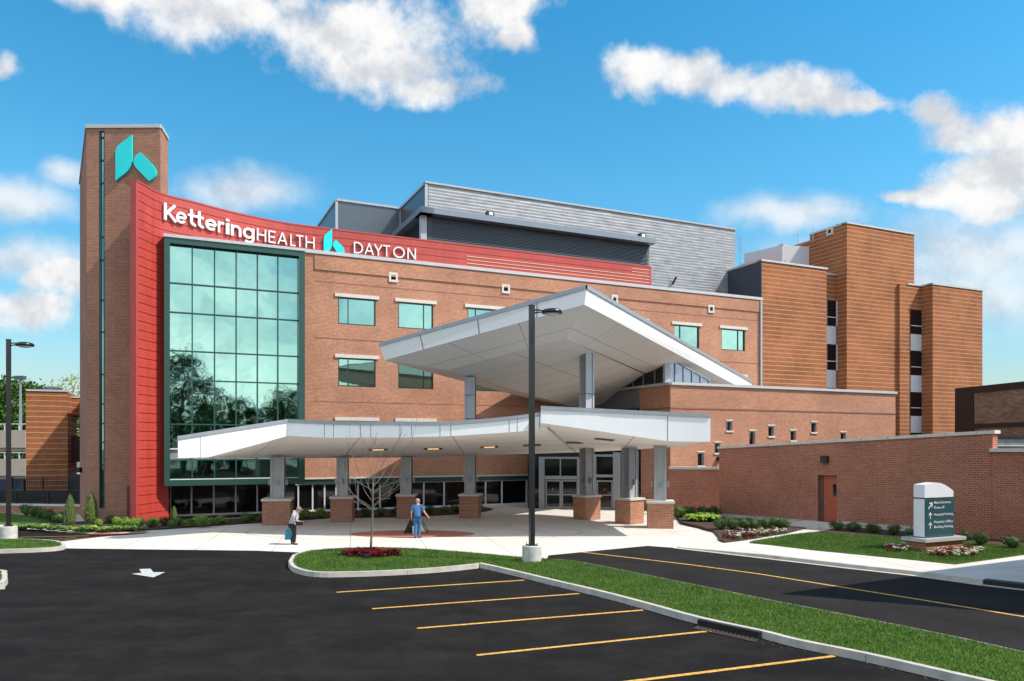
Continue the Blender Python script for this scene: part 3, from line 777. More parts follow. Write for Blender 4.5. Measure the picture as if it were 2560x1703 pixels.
mb = MB(); mb.slab(wa, wb, wb.z + .0, wb.z + .15, -.3, .08); mb.slab(wb, wc, wb.z, wb.z + .148, -.3, .08); mb.build('coping', 'coping', PP)
def mast(x, y0, y1, Y, label, yagi=False, r=.035):
    a, b = P(C1(x, y1), Y), P(C1(x, y0), Y)
    t = thing('antenna_mast', label, 'antenna', a)
    mb = MB(); mb.tube([a - Vector((0, 0, .5)), b], r, 5); mb.build('pole', 'grey_edge', t)
    if yagi:
        mb = MB()
        for k in range(8):
            z = a.z + (b.z - a.z) * (.3 + .09 * k); mb.tube([(a.x - .25, a.y, z), (a.x + .25, a.y, z)], .02, 4)
        mb.build('antenna_bars', 'grey_edge', t)
mast(190, 190, 345, 76, 'ladder-like aerial mast beside the grey plant room', True)
mast(308, 262, 300, 76, 'short aerial stub on the pale penthouse roof')
mast(580, 175, 245, 73, 'thin aerial left of the tallest orange tower')
mast(683, 135, 185, 70, 'thin aerial on the tallest orange tower corner')
for (x, y, rr, lb_) in ((875, 120, .85, 'large grey domed vent on the tallest orange tower'), (1003, 116, .55, 'small grey domed vent on the tallest orange tower')):
    c = P(C1(x, y), 69.5); t = thing('roof_vent', lb_, 'vent', (c.x, c.y, ba.z))
    mb = MB(); mb.lathe((c.x, c.y, ba.z), [(rr, 0), (rr, .25), (rr * .9, .45), (rr * .6, .62), (rr * .2, .7)]); mb.build('dome', 'grey_panel', t, smooth=True)
    mb = MB(); mb.lathe((c.x, c.y, ba.z - .0), [(rr * 1.08, 0), (rr * 1.08, .12), (rr, .13)]); mb.build('base_ring', 'grey_edge', t)
mb = MB(); p = Pl(ba.xy, -Mback).uv(C1(778, 166)); mb.slab(p.xy, p.xy - Mback * .75, p.z - .32, p.z + .32, .003, .1); vo = mb.build('wall_vent', 'stone', T2)
mb = MB(); mb.slab(p.xy - Mback * .22, p.xy - Mback * .53, p.z - .15, p.z + .15, .102, .12); mb.build('vent_opening', 'interior', vo)

# ================================================================= ENTRANCE BLOCK
EZ = E0.z; Eb = EP.u(2238.6)
EB = thing('entrance_block', 'low brick entrance block with scattered slot windows and corner glass lantern', 'building', (E0.x, E0.y, 0))
L_ = lambda x0, x1, y0, y1: (C3(x0, y0), C3(x1, y1))
sw_ = [L_(450, 488, 288, 350), L_(598, 635, 352, 448), L_(720, 755, 320, 385), L_(862, 896, 350, 412), L_(995, 1028, 297, 360), L_(1183, 1215, 362, 425), L_(375, 412, 427, 492), L_(267, 307, 490, 574)]
hs = []
for (a, b) in sw_:
    pa, pb = EP.uv(a), EP.uv(b); s0_, s1_ = (pa.xy - E0.xy).dot(Mdir), (pb.xy - E0.xy).dot(Mdir)
    hs.append((s0_, s1_, min(pb.z, pa.z - .9 * 1), pa.z))
hs = [(a, b, zat(q[1][1], (EP.u(q[1][0])).y), d) for (a, b, c, d), q in zip(hs, sw_)]
mb = MB(); wall_holes(mb, E0.xy, Eb, 0, EZ, hs, .22)
fl = E0.xy + Mback * 3.5
mb.face([(fl.x, fl.y, 0), (E0.x, E0.y, 0), (E0.x, E0.y, EZ), (fl.x, fl.y, EZ)])
eb2 = Eb + Mback * 14
mb.face([(Eb.x, Eb.y, 0), (eb2.x, eb2.y, 0), (eb2.x, eb2.y, EZ), (Eb.x, Eb.y, EZ)])
mb.build('brick_wall', 'red_brick', EB)
mb = MB(); mb.slab(E0.xy - Mdir * .0, Eb, EZ - 1.55, EZ - 1.45, .002, .03); mb.slab(fl, E0.xy, EZ - 1.55, EZ - 1.45, .002, .03); mb.build('joint_line', 'joint_brown' if 0 else MATS['joint_brown'], EB)
mb = MB(); mb.slab(E0.xy, Eb + Mdir * .1, EZ, EZ + .18, -.5, .12); mb.slab(E0.xy + Mback * 10.2, E0.xy + Vector((0, 0)), EZ, EZ + .177, -.5, .12); mb.build('coping', 'coping', EB)
mb = MB(); mb.sheet([E0.xy + Mback * .4, Eb + Mback * .4, eb2, E0.xy + Mback * 14], EZ - .25); mb.build('roof', 'roof_grey', EB)
for h in hs:
    a, b = E0.xy + Mdir * h[0], E0.xy + Mdir * h[1]
    w = MB(); w.slab(a, b, h[2], h[3], -.26, -.2); w_ = w.build('window', 'glass_dark', EB)
    w = MB(); w.slab(b - Mdir * .07, b - Mdir * .002, h[2], h[3] - .08, -.19, -.06); w.slab(a, b - Mdir * .005, h[3] - .08, h[3] - .003, -.19, -.04); w.build('frame', 'grey_edge', w_)
    w = MB(); w.slab(a - Mdir * .06, b + Mdir * .06, h[2] - .12, h[2] - .003, .003, .07); w.slab(a - Mdir * .06, b + Mdir * .06, h[3] + .003, h[3] + .09, .003, .04); w.build('sill', 'stone', w_)
mb = MB(); q = EP.uv(C3(388, 532)); mb.slab(q.xy, q.xy + Mdir * .3, q.z - .1, q.z + .15, .003, .3); mb.build('wall_lamp', 'black_iron', EB)
# grey spandrel with ribbon windows on the left flank
Yf = lambda u: ELp.u(u)
s1_, s0_ = Yf(1602), Yf(1478)
zs0, zs1 = zat(B4(0, 1200)[1], s1_.y), EZ - .05
mb = MB(); mb.slab(s0_, fl, zs0, zs1, -.3, -.02); mb.build('grey_spandrel', mat('spandrel_mid', (.20, .20, .22), .5, metal=.2), EB)
mb = MB(); mb.slab(s0_, fl, 0, zs0, -.35, -.3); lo = mb.build('flank_glazing', 'glass_dark', EB)
mb = MB()
for u in (1505, 1535, 1560, 1580): p = Yf(u); mb.slab(p, p - Mback * .12, 0, zs0, -.3, -.2)
mb.slab(s0_, fl, zs0 - .08, zs0 - .003, -.3, -.1); mb.build('mullion', 'aluminium', lo)
# glass lantern above the entrance block
c0 = ELp.u(1657); c0 = E0.xy + Mback * .75 + Mdir * .25
LT = PlAB(c0, c0 + Mdir); lz1 = zat(891, c0.y)
lant = thing('glass_lantern', 'triangular clerestory glazing tucked under the big white canopy', 'window', (c0.x, c0.y, EZ))
def lantern(a, b, za, zb_, n, nm):
    g = MB(); g.slab(a, b, EZ, za, -.08, -.04, EZ, zb_); g.build(nm, 'glass_dark' if nm == 'side_glass' else mat('glass_blue', (.20, .25, .32), .08, metal=.6, var=.03), lant)
    m_ = MB()
    for k in range(n + 1):
        t = k / n; p = a.lerp(b, t); d = (b - a).normalized(); m_.slab(p - d * .05, p + d * .05, EZ, za + (zb_ - za) * t, -.04, .03)
    m_.slab(a, b, za - .06, za + .06, -.05, .04, zb_ - .06, zb_ + .06); m_.build('mullions', 'aluminium', lant)
rr_ = LT.u(1773); lantern(c0, rr_, lz1, zat(950, rr_.y), 5, 'front_glass')
le = c0 + Mback * 8.0; lantern(le, c0, EZ + .2, lz1, 6, 'side_glass')
mb = MB(); mb.slab(c0 - Mdir * .22, c0 + Mdir * .22, EZ, lz1 + .1, -.1, .12); mb.build('corner_post', 'column_metal', lant)

# entry wall and doors under the canopy
ea, eb_ = Vector(((1318 - CX) / F * 51.8, 51.8)), Vector(((1612 - CX) / F * 50.6, 50.6))
EN = PlAB(ea, eb_)
DR = thing('entrance_storefront', 'grey framed entrance storefront with sliding glass doors under the canopy', 'entrance', (ea.x, ea.y, 0))
zB2 = lambda y: zat(B2(0, y)[1], 51.4)
zf = .0
mb = MB(); mb.slab(ea, eb_, 0, 5.2, -.4, -.3); mb.build('dark_glazing', 'glass_dark', DR)
mb = MB()
def bar(u0, u1, y0, y1, o=.0, m_=None): mb.slab(EN.u(u0), EN.u(u1), max(0, zB2(y1)), zB2(y0), -.3 + o, -.06 + o)
ub = lambda x: 940 + x / 3.563
u3 = lambda x: 1240 + x / 3.564
bar(ub(1450), ub(1500), 650, 1140, .05); bar(ub(1500), ub(1805), 650, 668); bar(ub(1500), ub(1805), 820, 852)
bar(ub(1636), ub(1646), 668, 820); bar(ub(1790), ub(1812), 668, 1140)
bar(u3(868), u3(893), 625, 1140); bar(u3(893), u3(1042), 628, 648); bar(u3(893), u3(1042), 806, 830); bar(u3(1042), u3(1110), 610, 1140, .05)
bar(u3(1262), u3(1270), 600, 1140); bar(u3(1200), u3(1262), 800, 812)
mb.build('frame', 'aluminium', DR)
for x0, x1 in ((ub(1505), ub(1648)), (ub(1648), ub(1800)), (u3(893), u3(1042))):
    mb = MB(); a, b = EN.u(x0 + .5), EN.u(x1 - .5); d = (b - a).normalized(); zt_ = zB2(858)
    mb.slab(a, a + d * .1, 0.03, zt_, -.28, -.18); mb.slab(b - d * .1, b, 0.03, zt_, -.28, -.18)
    mb.slab(a + d * .1, b - d * .1, zt_ - .1, zt_, -.28, -.18); mb.slab(a + d * .1, b - d * .1, .03, .16, -.28, -.18); mb.slab(a + d * .1, b - d * .1, .93, 1.0, -.28, -.2)
    do = mb.build('sliding_door', 'aluminium', DR)
    g = MB(); g.slab(a + d * .08, b - d * .08, .1, zt_ - .05, -.25, -.23); g.build('pane', 'glass_dark', do)
    g = MB(); g.slab(a + d * .56, b - d * .56, 1.3, 1.42, -.226, -.222); g.build('notice', 'line_yellow', do)
# brick return between facade and entry
# (brick wall of the entry side right of the doors)
mb = MB(); p0_, p1_ = EN.u(u3(1290)), Vector((E0.x, E0.y))
mb.slab(p0_, p1_, 0, 5.4, -.3, -.02); mb.build('brick_pier', 'plum_brick', DR)

# ================================================================= COLUMNS AND LOWER CANOPY
CAN = thing('entrance_canopy', 'low white curved canopy on seven brick-footed grey columns', 'canopy', (-2.5, 40, 0))
class CC: pass
fr = []   # stations: (front top, front bottom, back bottom)
def st(u, vt, vb, Y, back, Yb=None): fr.append((P((u, vt), Y), P((u, vb), Yb or Y), Vector(back)))
t_top = lambda u: 1098.8 - 43.1 * (u - 444.8) / 275.2
st(444.8, 1098.8, 1145, 34.0, P((456, 1145.5), 34.3))
st(519, t_top(519), 1143.4, 34.6, P((500, 1145.8), 37.5))
st(620, t_top(620), 1117, 35.6, P((560, 1146.5), 40.3))
st(720, 1055.7, 1089.6, 36.5, (-13.9, 42.1, 3.60))
st(811, 1060, 1094, 36.0, (-11.9, 43.3, 3.58))
st(897, 1061.7, 1094.3, 35.5, (-9.9, 44.4, 3.58))
st(997, 1062.2, 1093.5, 35.2, (-7.0, 45.7, 3.58))
st(1110, 1062.2, 1091, 35.0, (-3.4, 46.2, 3.66))
st(1221, 1054.5, 1084.5, 35.0, (-.6, 46.4, 3.75))
st(1305, 1045.6, 1078.6, 35.05, (1.9, 46.2, 3.82))
st(1370, 1036, 1071, 35.2, (3.9, 45.8, 3.9))
def interp(fr, k):
    cols_ = [smooth_line([s[i] for s in fr], k) for i in range(3)]
    return list(zip(*cols_))
S1 = fr[:4]; S2 = interp(fr[3:], 5)
ST = S1[:-1] + S2
sof = MB(); fas = MB(); edge = MB(); top = MB()
acc = 0
def strip(ST, gap=None):
    global acc
    for i, (s, t) in enumerate(zip(ST, ST[1:])):
        L = (t[1] - s[1]).length; n = 6
        for k in range(n):
            a, b = s[1].lerp(s[2], k / n), s[1].lerp(s[2], (k + 1) / n); c, d = t[1].lerp(t[2], (k + 1) / n), t[1].lerp(t[2], k / n)
            w = (s[2] - s[1]).length / n
            sof.face([a, b, c, d], [(acc, k * w), (acc, (k + 1) * w), (acc + L, (k + 1) * w), (acc + L, k * w)])
        fas.face([s[1], t[1], t[0], s[0]])
        up = Vector((0, 0, .15)); fo = Vector((0, -.05, 0))
        edge.face([s[0] + fo - up * .1, t[0] + fo - up * .1, t[0] + fo + up, s[0] + fo + up]); edge.face([s[0] + fo + up, t[0] + fo + up, t[0] + up - fo * 4, s[0] + up - fo * 4]); edge.face([t[0] + fo - up * .1, s[0] + fo - up * .1, s[0], t[0]])
        bs, bt = s[2] + Vector((0, 0, .45)), t[2] + Vector((0, 0, .45))
        top.face([s[0] + up * .9, t[0] + up * .9, bt, bs]); fas.face([s[2], bs, bt, t[2]])
        acc += L
strip(ST)
WG = []
def wst(u, vt, vb, Y, back): WG.append((P((u, vt), Y), P((u, vb), Y), back))
wt = lambda u: 1023 + 20.3 * (u - 1349.4) / 430.6
wbm = lambda u: 1058 + 45 * (u - 1358) / 311
wst(1352, wt(1352), 1057.5, 34.4, Vector((2.0, 46.2, 3.825)))
wst(1430, wt(1430), wbm(1430), 34.5, P((1445, 1131), 46.5))
wst(1510, wt(1510), wbm(1510), 34.7, P((1483, 1129.5), 46.6))
wst(1600, wt(1600), wbm(1600), 34.8, P((1570, 1125.5), 45))
wst(1669, wt(1669), 1103, 34.9, P((1640, 1120), 42.5))
wst(1730, wt(1730), 1104.2, 34.9, P((1700, 1117), 39.5))
wst(1776, wt(1776), 1104.6, 34.9, P((1762, 1106), 35.6))
strip(WG)
# end caps of the wing
a = WG[-1]; fas.face([a[1], a[2], a[2] + Vector((0, 0, .45)), a[0]])
a = WG[0]; fas.face([a[0], a[0] + Vector((.3, 3, -.2)), a[1] + Vector((.3, 3, -.15)), a[1]])
SO = sof.build('soffit', 'soffit_grid', CAN, smooth=True); SO.data.set_sharp_from_angle(angle=R(22))
fo_ = fas.build('fascia', 'white_panel', CAN, smooth=True); fo_.data.set_sharp_from_angle(angle=R(22)); edge.build('gravel_stop', 'grey_edge', CAN); top.build('roof', 'roof_grey', CAN)
mb = MB()
for u in (811, 834, 901, 927, 1000, 1029, 1100, 1127, 1273, 1293, 1331, 1349):   # panel joints on the fascia
    best = min(range(len(ST)), key=lambda i: abs(CX + F * ST[i][1].x / ST[i][1].y - u))
    i = max(1, min(best, len(ST) - 2)); 
    for j in (i - 1, i):
        ua, ub_ = (CX + F * ST[q][1].x / ST[q][1].y for q in (j, j + 1))
        if ua <= u <= ub_:
            t = (u - ua) / (ub_ - ua); tp, bt = ST[j][0].lerp(ST[j + 1][0], t), ST[j][1].lerp(ST[j + 1][1], t)
            w = Vector((.012, 0, 0)); f = Vector((0, -.006, 0)); mb = MB(); mb.face([bt - w + f, bt + w + f, tp + w + f, tp - w + f]); mb.build('panel_joint', mat('joint_dark', (.10, .09, .08), .8), CAN)
for (s, t, x) in ((S1[0], S1[1], .75), (WG[4], WG[5], 0.)):
    tp, bt = s[0].lerp(t[0], x), s[1].lerp(t[1], x); w = Vector((.014, 0, 0)); f = Vector((0, -.008, 0)); mb = MB(); mb.face([bt - w + f, bt + w + f, tp + w + f, tp - w + f]); mb.build('panel_joint', MATS['joint_dark'], CAN)
bvh = BVHTree.FromPolygons([tuple(v) for v in sof.v], sof.f)
cam0 = Vector((0, 0, CH))
def on_soffit(u, v):
    d = Vector(((u - CX) / F, 1, (HZ - v) / F)); h = bvh.ray_cast(cam0, d.normalized())
    return (h[0], h[1]) if h[0] else (None, None)
for k, (u, v, lit) in enumerate(((945.4, 1124.4, 1), (1083, 1122, 1), (1223.5, 1117.7, 1), (1330, 1113, 0), (1437, 1106.5, 0), (1510.8, 1099, 0))):
    p, n_ = on_soffit(u, v)
    if p is None: continue
    if n_.z > 0: n_ = -n_
    x = Vector((1, 0, 0)); x = (x - n_ * x.dot(n_)).normalized(); y = n_.cross(x)
    w = .48; q = [p + n_ * .012 + x * sx * w + y * sy * w for sx, sy in ((-1, -1), (1, -1), (1, 1), (-1, 1))]
    g = MB(); g.face(q); g.face([a - n_ * .008 for a in q][::-1]); lt = g.build('ceiling_light', mat('light_trim', (.05, .035, .02), .6), CAN)
    if lit:
        q = [p + n_ * .02 + x * sx * w * .62 + y * sy * w * .5 + y * .0 for sx, sy in ((-1, -1), (1, -1), (1, 1), (-1, 1))]
        g = MB(); g.face(q); g.face([a - n_ * .004 for a in q][::-1]); g.build('lens', 'lit_lens', lt)
colsp = [(695, 1313), (857, 1305), (1017, 1297), (1176, 1296), (1467, 1300.5), (1573.5, 1311), (1650, 1322)]
coltop = [3.64, 3.6, 3.6, None, None, 4.18, 4.3]
fans = [0, 0, 0, 0, -24, -30, -4]
cpts = []
for k, ((u, v), zt_) in enumerate(zip(colsp, coltop)):
    g = G((u, v)); g = Vector((g.x, g.y + .55, 0)); g.x = (u - CX) / F * g.y
    cpts.append(g); rot = R((10, 4, 0, -6, 34, 40, -8)[k])
    if zt_ is None: zt_ = 8.35 if k == 3 else 9.8
    pw = (1.45, 1.2, 1.05, 1.15, 1.12, 1.12, 1.3)[k]
    m_ = MB(); m_.box((g.x, g.y, .66), (pw, pw, 1.28), rot); pl_ = m_.build('brick_plinth', 'red_brick' if k > 3 else 'plum_brick', CAN)
    m_ = MB(); m_.box((g.x, g.y, 1.36), (pw + .12, pw + .12, .115), rot); m_.build('plinth_cap', 'stone', pl_, bevel=.01)
    cw = .62 if k != 0 else .72
    ca, sa = math.cos(rot), math.sin(rot)
    m_ = MB(); zc = (1.42 + zt_) / 2; hz_ = zt_ - 1.42
    m_.box((g.x, g.y, zc), (cw, cw * .8, hz_), rot)
    for sx in (-1, 1):
        ox, oy = sx * cw * .42 * ca, sx * cw * .42 * sa
        m_.box((g.x + ox, g.y + oy, zc), (cw * .16, cw * .98, hz_ - .01), rot)
    co = m_.build('column', 'column_metal', CAN)
    m_ = MB()
    for (lx, ly) in ((0, -cw * .5 - .05), (cw * .5 + .09, 0), (-cw * .5 - .09, 0)):
        m_.box((g.x + lx * ca - ly * sa, g.y + lx * sa + ly * ca, 2.28), (.13, .13, .3), rot)
    m_.build('sconce', 'aluminium', co, bevel=.02)
    if zt_ > 6:
        m_ = MB()
        for z in (5.9, 7.3): m_ = MB(); m_.box((g.x, g.y, z), (cw * 1.0 + .012, cw + .012, .03), rot); m_.build('joint_ring', 'grey_panel', co)

# ================================================================= UPPER CANOPY
UP = thing('high_canopy', 'big white tilted canopy rising to a point above the entrance', 'canopy', (3.6, 37, 4))
A_t, A_b = P((1466, 723), 37), P((1461.5, 762), 37.1)
L_t, L_b = P((950, 866), 43), P((961.5, 901), 43.1)
R_t, R_b = P((1905, 972), 66), P((1868, 972), 66)
R_b = Vector((R_t.x - .3, R_t.y, R_t.z - .77))
K1 = Vector((-3.75, 43.8, 8.63)); K2 = Vector((2.85, 40.2, 9.93)); B_ = Vector((3.1, 57.2, 7.35)); K4 = Vector((5.2, 56.4, 7.0))

Km = Vector((8.98, 52.2, 9.26)); K3 = Vector((12.2, 58.0, 8.95))
mb = MB()
def patch(a, b, c, d, n=8, m_=6, lift=0., uo=0., vo=0.):
    """a-b front edge, d-c back edge"""
    W = (b - a).length; H = (d - a).length
    g = [[a.lerp(b, i / n).lerp(d.lerp(c, i / n), j / m_) for i in range(n + 1)] for j in range(m_ + 1)]
    for j in range(m_):
        for i in range(n):
            us = [(uo + W * p / n, vo + H * q / m_) for p, q in ((i, j), (i + 1, j), (i + 1, j + 1), (i, j + 1))]
            mb.face([g[j][i], g[j][i + 1], g[j + 1][i + 1], g[j + 1][i]], us)
patch(L_b, A_b, K2, K1, vo=-.02)
patch(A_b, R_b, K3, K2, n=10, uo=.1)
patch(K1, L_b, B_, K4, n=2, uo=.1)
# interior between the creases, curving gently
Q = lambda t: K2.lerp(Km, t / .67) if t < .67 else Km.lerp(K3, (t - .67) / .33)
n = 10; m_ = 6
for j in range(n):
    for i in range(m_):
        def pt(s, t):
            a = K1.lerp(K4, t); b = Q(t); p = a.lerp(b, s); p = p.copy(); p.z -= .08 * math.sin(math.pi * s) * math.sin(math.pi * min(1, t * 1.2)) ; return p
        W, H = 7.5, 20
        mb.face([pt(i / m_, j / n), pt((i + 1) / m_, j / n), pt((i + 1) / m_, (j + 1) / n), pt(i / m_, (j + 1) / n)],
                [(W * a + .1, H * b) for a, b in ((i / m_, j / n), ((i + 1) / m_, j / n), ((i + 1) / m_, (j + 1) / n), (i / m_, (j + 1) / n))])
mb.build('soffit', 'soffit_grid', UP, merge=True)
mb = MB()
mb.face([L_b, A_b, A_t, L_t]); mb.face([A_b, R_b, R_t, A_t]); Bt = B_ + Vector((0, 0, .75)); mb.face([B_, L_b, L_t, Bt])
mb.build('fascia', 'white_panel', UP)
mb = MB()
for a, b, n_ in ((L_t, A_t, Vector((-.5, -.85, 0))), (A_t, R_t, Vector((.8, -.6, 0))), (Bt, L_t, Vector((-.8, .5, 0)))):
    f = n_ * .06; u_ = Vector((0, 0, .2))
    mb.face([a + f, b + f, b + f + u_, a + f + u_]); mb.face([a + f + u_, b + f + u_, b + u_ - f * 3, a + u_ - f * 3]); mb.face([b + f, a + f, a, b])
mb.build('gravel_stop', 'grey_edge', UP)
mb = MB(); u_ = Vector((0, 0, .18)); top_c = (K4 + Vector((2, 2, 1.0)))
mb.face([L_t + u_, A_t + u_, top_c]); mb.face([A_t + u_, R_t + u_, top_c]); mb.face([Bt + u_, L_t + u_, top_c]); mb.face([R_t + u_, Bt + u_, top_c])
mb.build('roof', 'roof_grey', UP)
mb = MB()
for (x, yt, yb) in ((185, 590, 720), (715, 445, 575), (1262, 295, 410)):
    t = ((1000 + x / 3.681) - 950) / (1466 - 950)
    tt = t * 43 / (t * 43 + (1 - t) * 37)     # perspective-correct share
    tp, bt = L_t.lerp(A_t, 1 - (1 - t) * 37 / ((1 - t) * 37 + t * 43) if 0 else tt), L_b.lerp(A_b, tt)
    w = (A_t - L_t).normalized() * .02; f = Vector((-.5, -.85, 0)) * .01
    mb = MB(); mb.face([bt - w + f, bt + w + f, tp + w + f, tp - w + f]); mb.build('panel_joint', MATS['joint_dark'], UP)

# ================================================================= SCREEN WALL AT RIGHT
Sa, Sb = Vector((12.1, 44.4)), Vector((21.25, 33.6)); SP = PlAB(Sa, Sb); SL = (Sb - Sa).length
za_, zb_ = 4.10, 4.80
SW = thing('screen_wall', 'long brick screen wall with stone coping and a red door', 'wall', (Sa.x, Sa.y, 0))
du0, du1 = C3(1036, 0)[0], C3(1158, 0)[0]
ds0, ds1 = (SP.u(du0) - Sa).dot(SP.d), (SP.u(du1) - Sa).dot(SP.d); dz0, dz1 = .33, zat(1188, SP.u((du0 + du1) / 2).y)
zt_at = lambda s: za_ + (zb_ - za_) * s / SL
def wp(s, z, o=0.): q = Sa + SP.d * s + SP.n * o; return (q.x, q.y, z)
mb = MB()
def wq(s0, s1, f0, f1):      # f: function s -> z
    z = [f0(s0), f0(s1), f1(s1), f1(s0)]; ss = [s0, s1, s1, s0]
    mb.face([wp(a, b) for a, b in zip(ss, z)], [(a, b * 4.4 / zt_at(a)) for a, b in zip(ss, z)])
zero = lambda s: 0.; dtop = lambda s: dz1; dbot = lambda s: dz0
wq(0, ds0, zero, zt_at); wq(ds1, SL, zero, zt_at); wq(ds0, ds1, dtop, zt_at); wq(ds0, ds1, zero, dbot)
mb.face([wp(ds0, dz0), wp(ds0, dz1), wp(ds0, dz1, -.3), wp(ds0, dz0, -.3)]); mb.face([wp(ds1, dz0), wp(ds1, dz0, -.3), wp(ds1, dz1, -.3), wp(ds1, dz1)]); mb.face([wp(ds0, dz1), wp(ds1, dz1), wp(ds1, dz1, -.3), wp(ds0, dz1, -.3)])
th_ = -.62
mb.face([wp(SL, 0), wp(SL, 0, th_), wp(SL, zb_, th_), wp(SL, zb_)]); mb.face([wp(0, 0, th_), wp(0, 0), wp(0, za_), wp(0, za_, th_)])
mb.face([wp(SL, 0, th_), wp(0, 0, th_), wp(0, za_, th_), wp(SL, zb_, th_)])
mb.build('brick_wall', 'wall_brick', SW)
mb = MB(); mb.slab(Sa - SP.d * .1, Sb + SP.d * .1, za_, za_ + .15, th_ - .06, .07, zb_, zb_ + .15); mb.build('coping', 'stone', SW)
mb = MB()
for k in range(11):
    s = SL * (k + .5) / 11; z = zt_at(s) + .003; q = Sa + SP.d * s; mb.slab(q, q + SP.d * .02, z, z + .15, .0, .0735)
mb.build('coping_joint', MATS['joint_dark'], SW)
mb = MB(); fz = zat(C3(0, 915)[1], Sa.y); mb.slab(Sa, Sa + SP.d * ds0, 0, .33, .003, .05); mb.slab(Sa + SP.d * (ds1), Sa + SP.d * SL * .88, 0, .42, .003, .05); mb.build('foundation', 'plinth_concrete', SW)
mb = MB(); a, b = Sa + SP.d * (ds0 + .22), Sa + SP.d * ds1; mb.slab(a, b, dz0, dz1 - .03, -.3, -.2); do = mb.build('door', 'door_red', SW)
mb = MB(); mb.slab(b - SP.d * .30, b - SP.d * .12, dz0 + 1.35, dz0 + 1.95, -.198, -.19); mb.build('vision_panel', 'glass_dark', do)
mb = MB(); mb.slab(a + SP.d * .08, a + SP.d * .14, dz0 + .95, dz0 + 1.1, -.2, -.13); mb.build('handle', 'aluminium', do)
mb = MB(); mb.slab(a - SP.d * .22, a, dz0, dz1 - .03, -.3, -.16); mb.slab(a - SP.d * .22, b, dz1 - .03, dz1 - .003, -.3, -.16); mb.build('door_frame', mat('frame_brown', (.10, .05, .035), .5), SW)
q = SP.uv(C3(1086, 535)); mb = MB(); mb.slab(q.xy - SP.d * .18, q.xy + SP.d * .18, q.z - .18, q.z + .18, .003, .22); mb.build('wall_lamp', 'black_iron', SW, bevel=.03)
# lower wall continuing off to the right
Ra, Rb = Vector((21.12, 33.42)), Vector((27.0, 30.2))
RWl = thing('garden_wall', 'lower brick wall continuing from the screen wall out of the picture', 'wall', (Ra.x, Ra.y, 0))
zr_ = zat(1130, 33.2); mb = MB(); mb.slab(Ra, Rb, 0, zr_, -.5, 0); mb.build('brick_wall', 'wall_brick', RWl)
mb = MB(); mb.slab(Ra - Vector((.12, 0)), Rb, zr_, zr_ + .15, -.56, .06); mb.build('coping', 'stone', RWl)
Ga, Gb = P((1672, 1168), 47.2), P((1812, 1163), 46.2)
GW = thing('garden_wall', 'short low brick wall with white coping behind the right columns', 'wall', (Ga.x, Ga.y, 0))
mb = MB(); mb.slab(Ga.xy, Gb.xy, 0, Ga.z - .13, -.4, 0); mb.build('brick_wall', 'wall_brick', GW)
mb = MB(); mb.slab(Ga.xy, Gb.xy, Ga.z - .13, Ga.z + .02, -.45, .06); mb.build('coping', 'stone', GW)
# steps by the door
STP = thing('door_steps', 'two concrete steps up to the red door', 'steps', (*(Sa + SP.d * (ds0 + ds1) / 2), 0))
mb = MB(); dd = Sa + SP.d * ds0; mb.slab(dd - SP.d * .5, dd + SP.d * 1.75, .1, .325, .06, 1.55); mb.build('landing', 'concrete', STP, bevel=.01)
mb = MB(); mb.slab(dd - SP.d * .95, dd + SP.d * 1.0, .1, .21, .2, 1.95); mb.build('step', 'concrete', STP, bevel=.01)

# dark-trimmed building at far right
k0 = P((2390, 971.4), 60); k1 = P((2560, 953.6), 53.5); kd = (k1.xy - k0.xy).normalized(); k2 = k0.xy + kd * 16
DB = thing('rear_building', 'tan textured brick building with black trim at the right edge', 'building', (k0.x, k0.y, 0))
mb = MB(); mb.slab(k0.xy, k2, 0, k0.z - .1, -8, 0); mb.build('brick_wall', 'tan_brick', DB)
Yk = 60; zk = lambda y: zat(D5(0, y)[1], Yk)
mb = MB(); mb.slab(k0.xy - kd * .02, k2, zk(445), k0.z, -.3, .08); mb.slab(k0.xy - kd * .02, k2, zk(1110), zk(1035), .004, .08)
mb.slab(k0.xy - kd * .02, k0.xy + kd * 1.9, 0, zk(445) - .003, .004, .085); mb.build('black_trim', mat('trim_black', (.018, .012, .012), .6), DB)
lw = PlAB(Vector((30.2, 45.2)), Vector((37, 45.0)))
LWb = thing('service_shed', 'low shed roof with dark gutter seen over the right wall', 'shed', (31.5, 46, 0))
q = P((2503, 1089), 45.1); mb = MB(); mb.slab(Vector((q.x - 2, 45.1)), Vector((q.x + 6, 45.1)), zat(1097, 45.1), zat(1089, 45.1), -2, 0); mb.build('gutter', 'black_iron', LWb)
mb = MB(); mb.slab(Vector((q.x - 2, 45.1)), Vector((q.x + 6, 45.1)), 0, zat(1097, 45.1) - .01, -2, -.05); mb.build('shed_wall', 'pale_panel' if 0 else mat('shed_grey', (.22, .22, .19), .7, var=.3, vs=2), LWb)
mb = MB(); mb.slab(Vector((q.x - 2, 45.1)), Vector((q.x + 6, 45.1)), zat(1116, 45.1), zat(1113, 45.1), -.04, .02); mb.build('rail', 'white_frame', LWb)

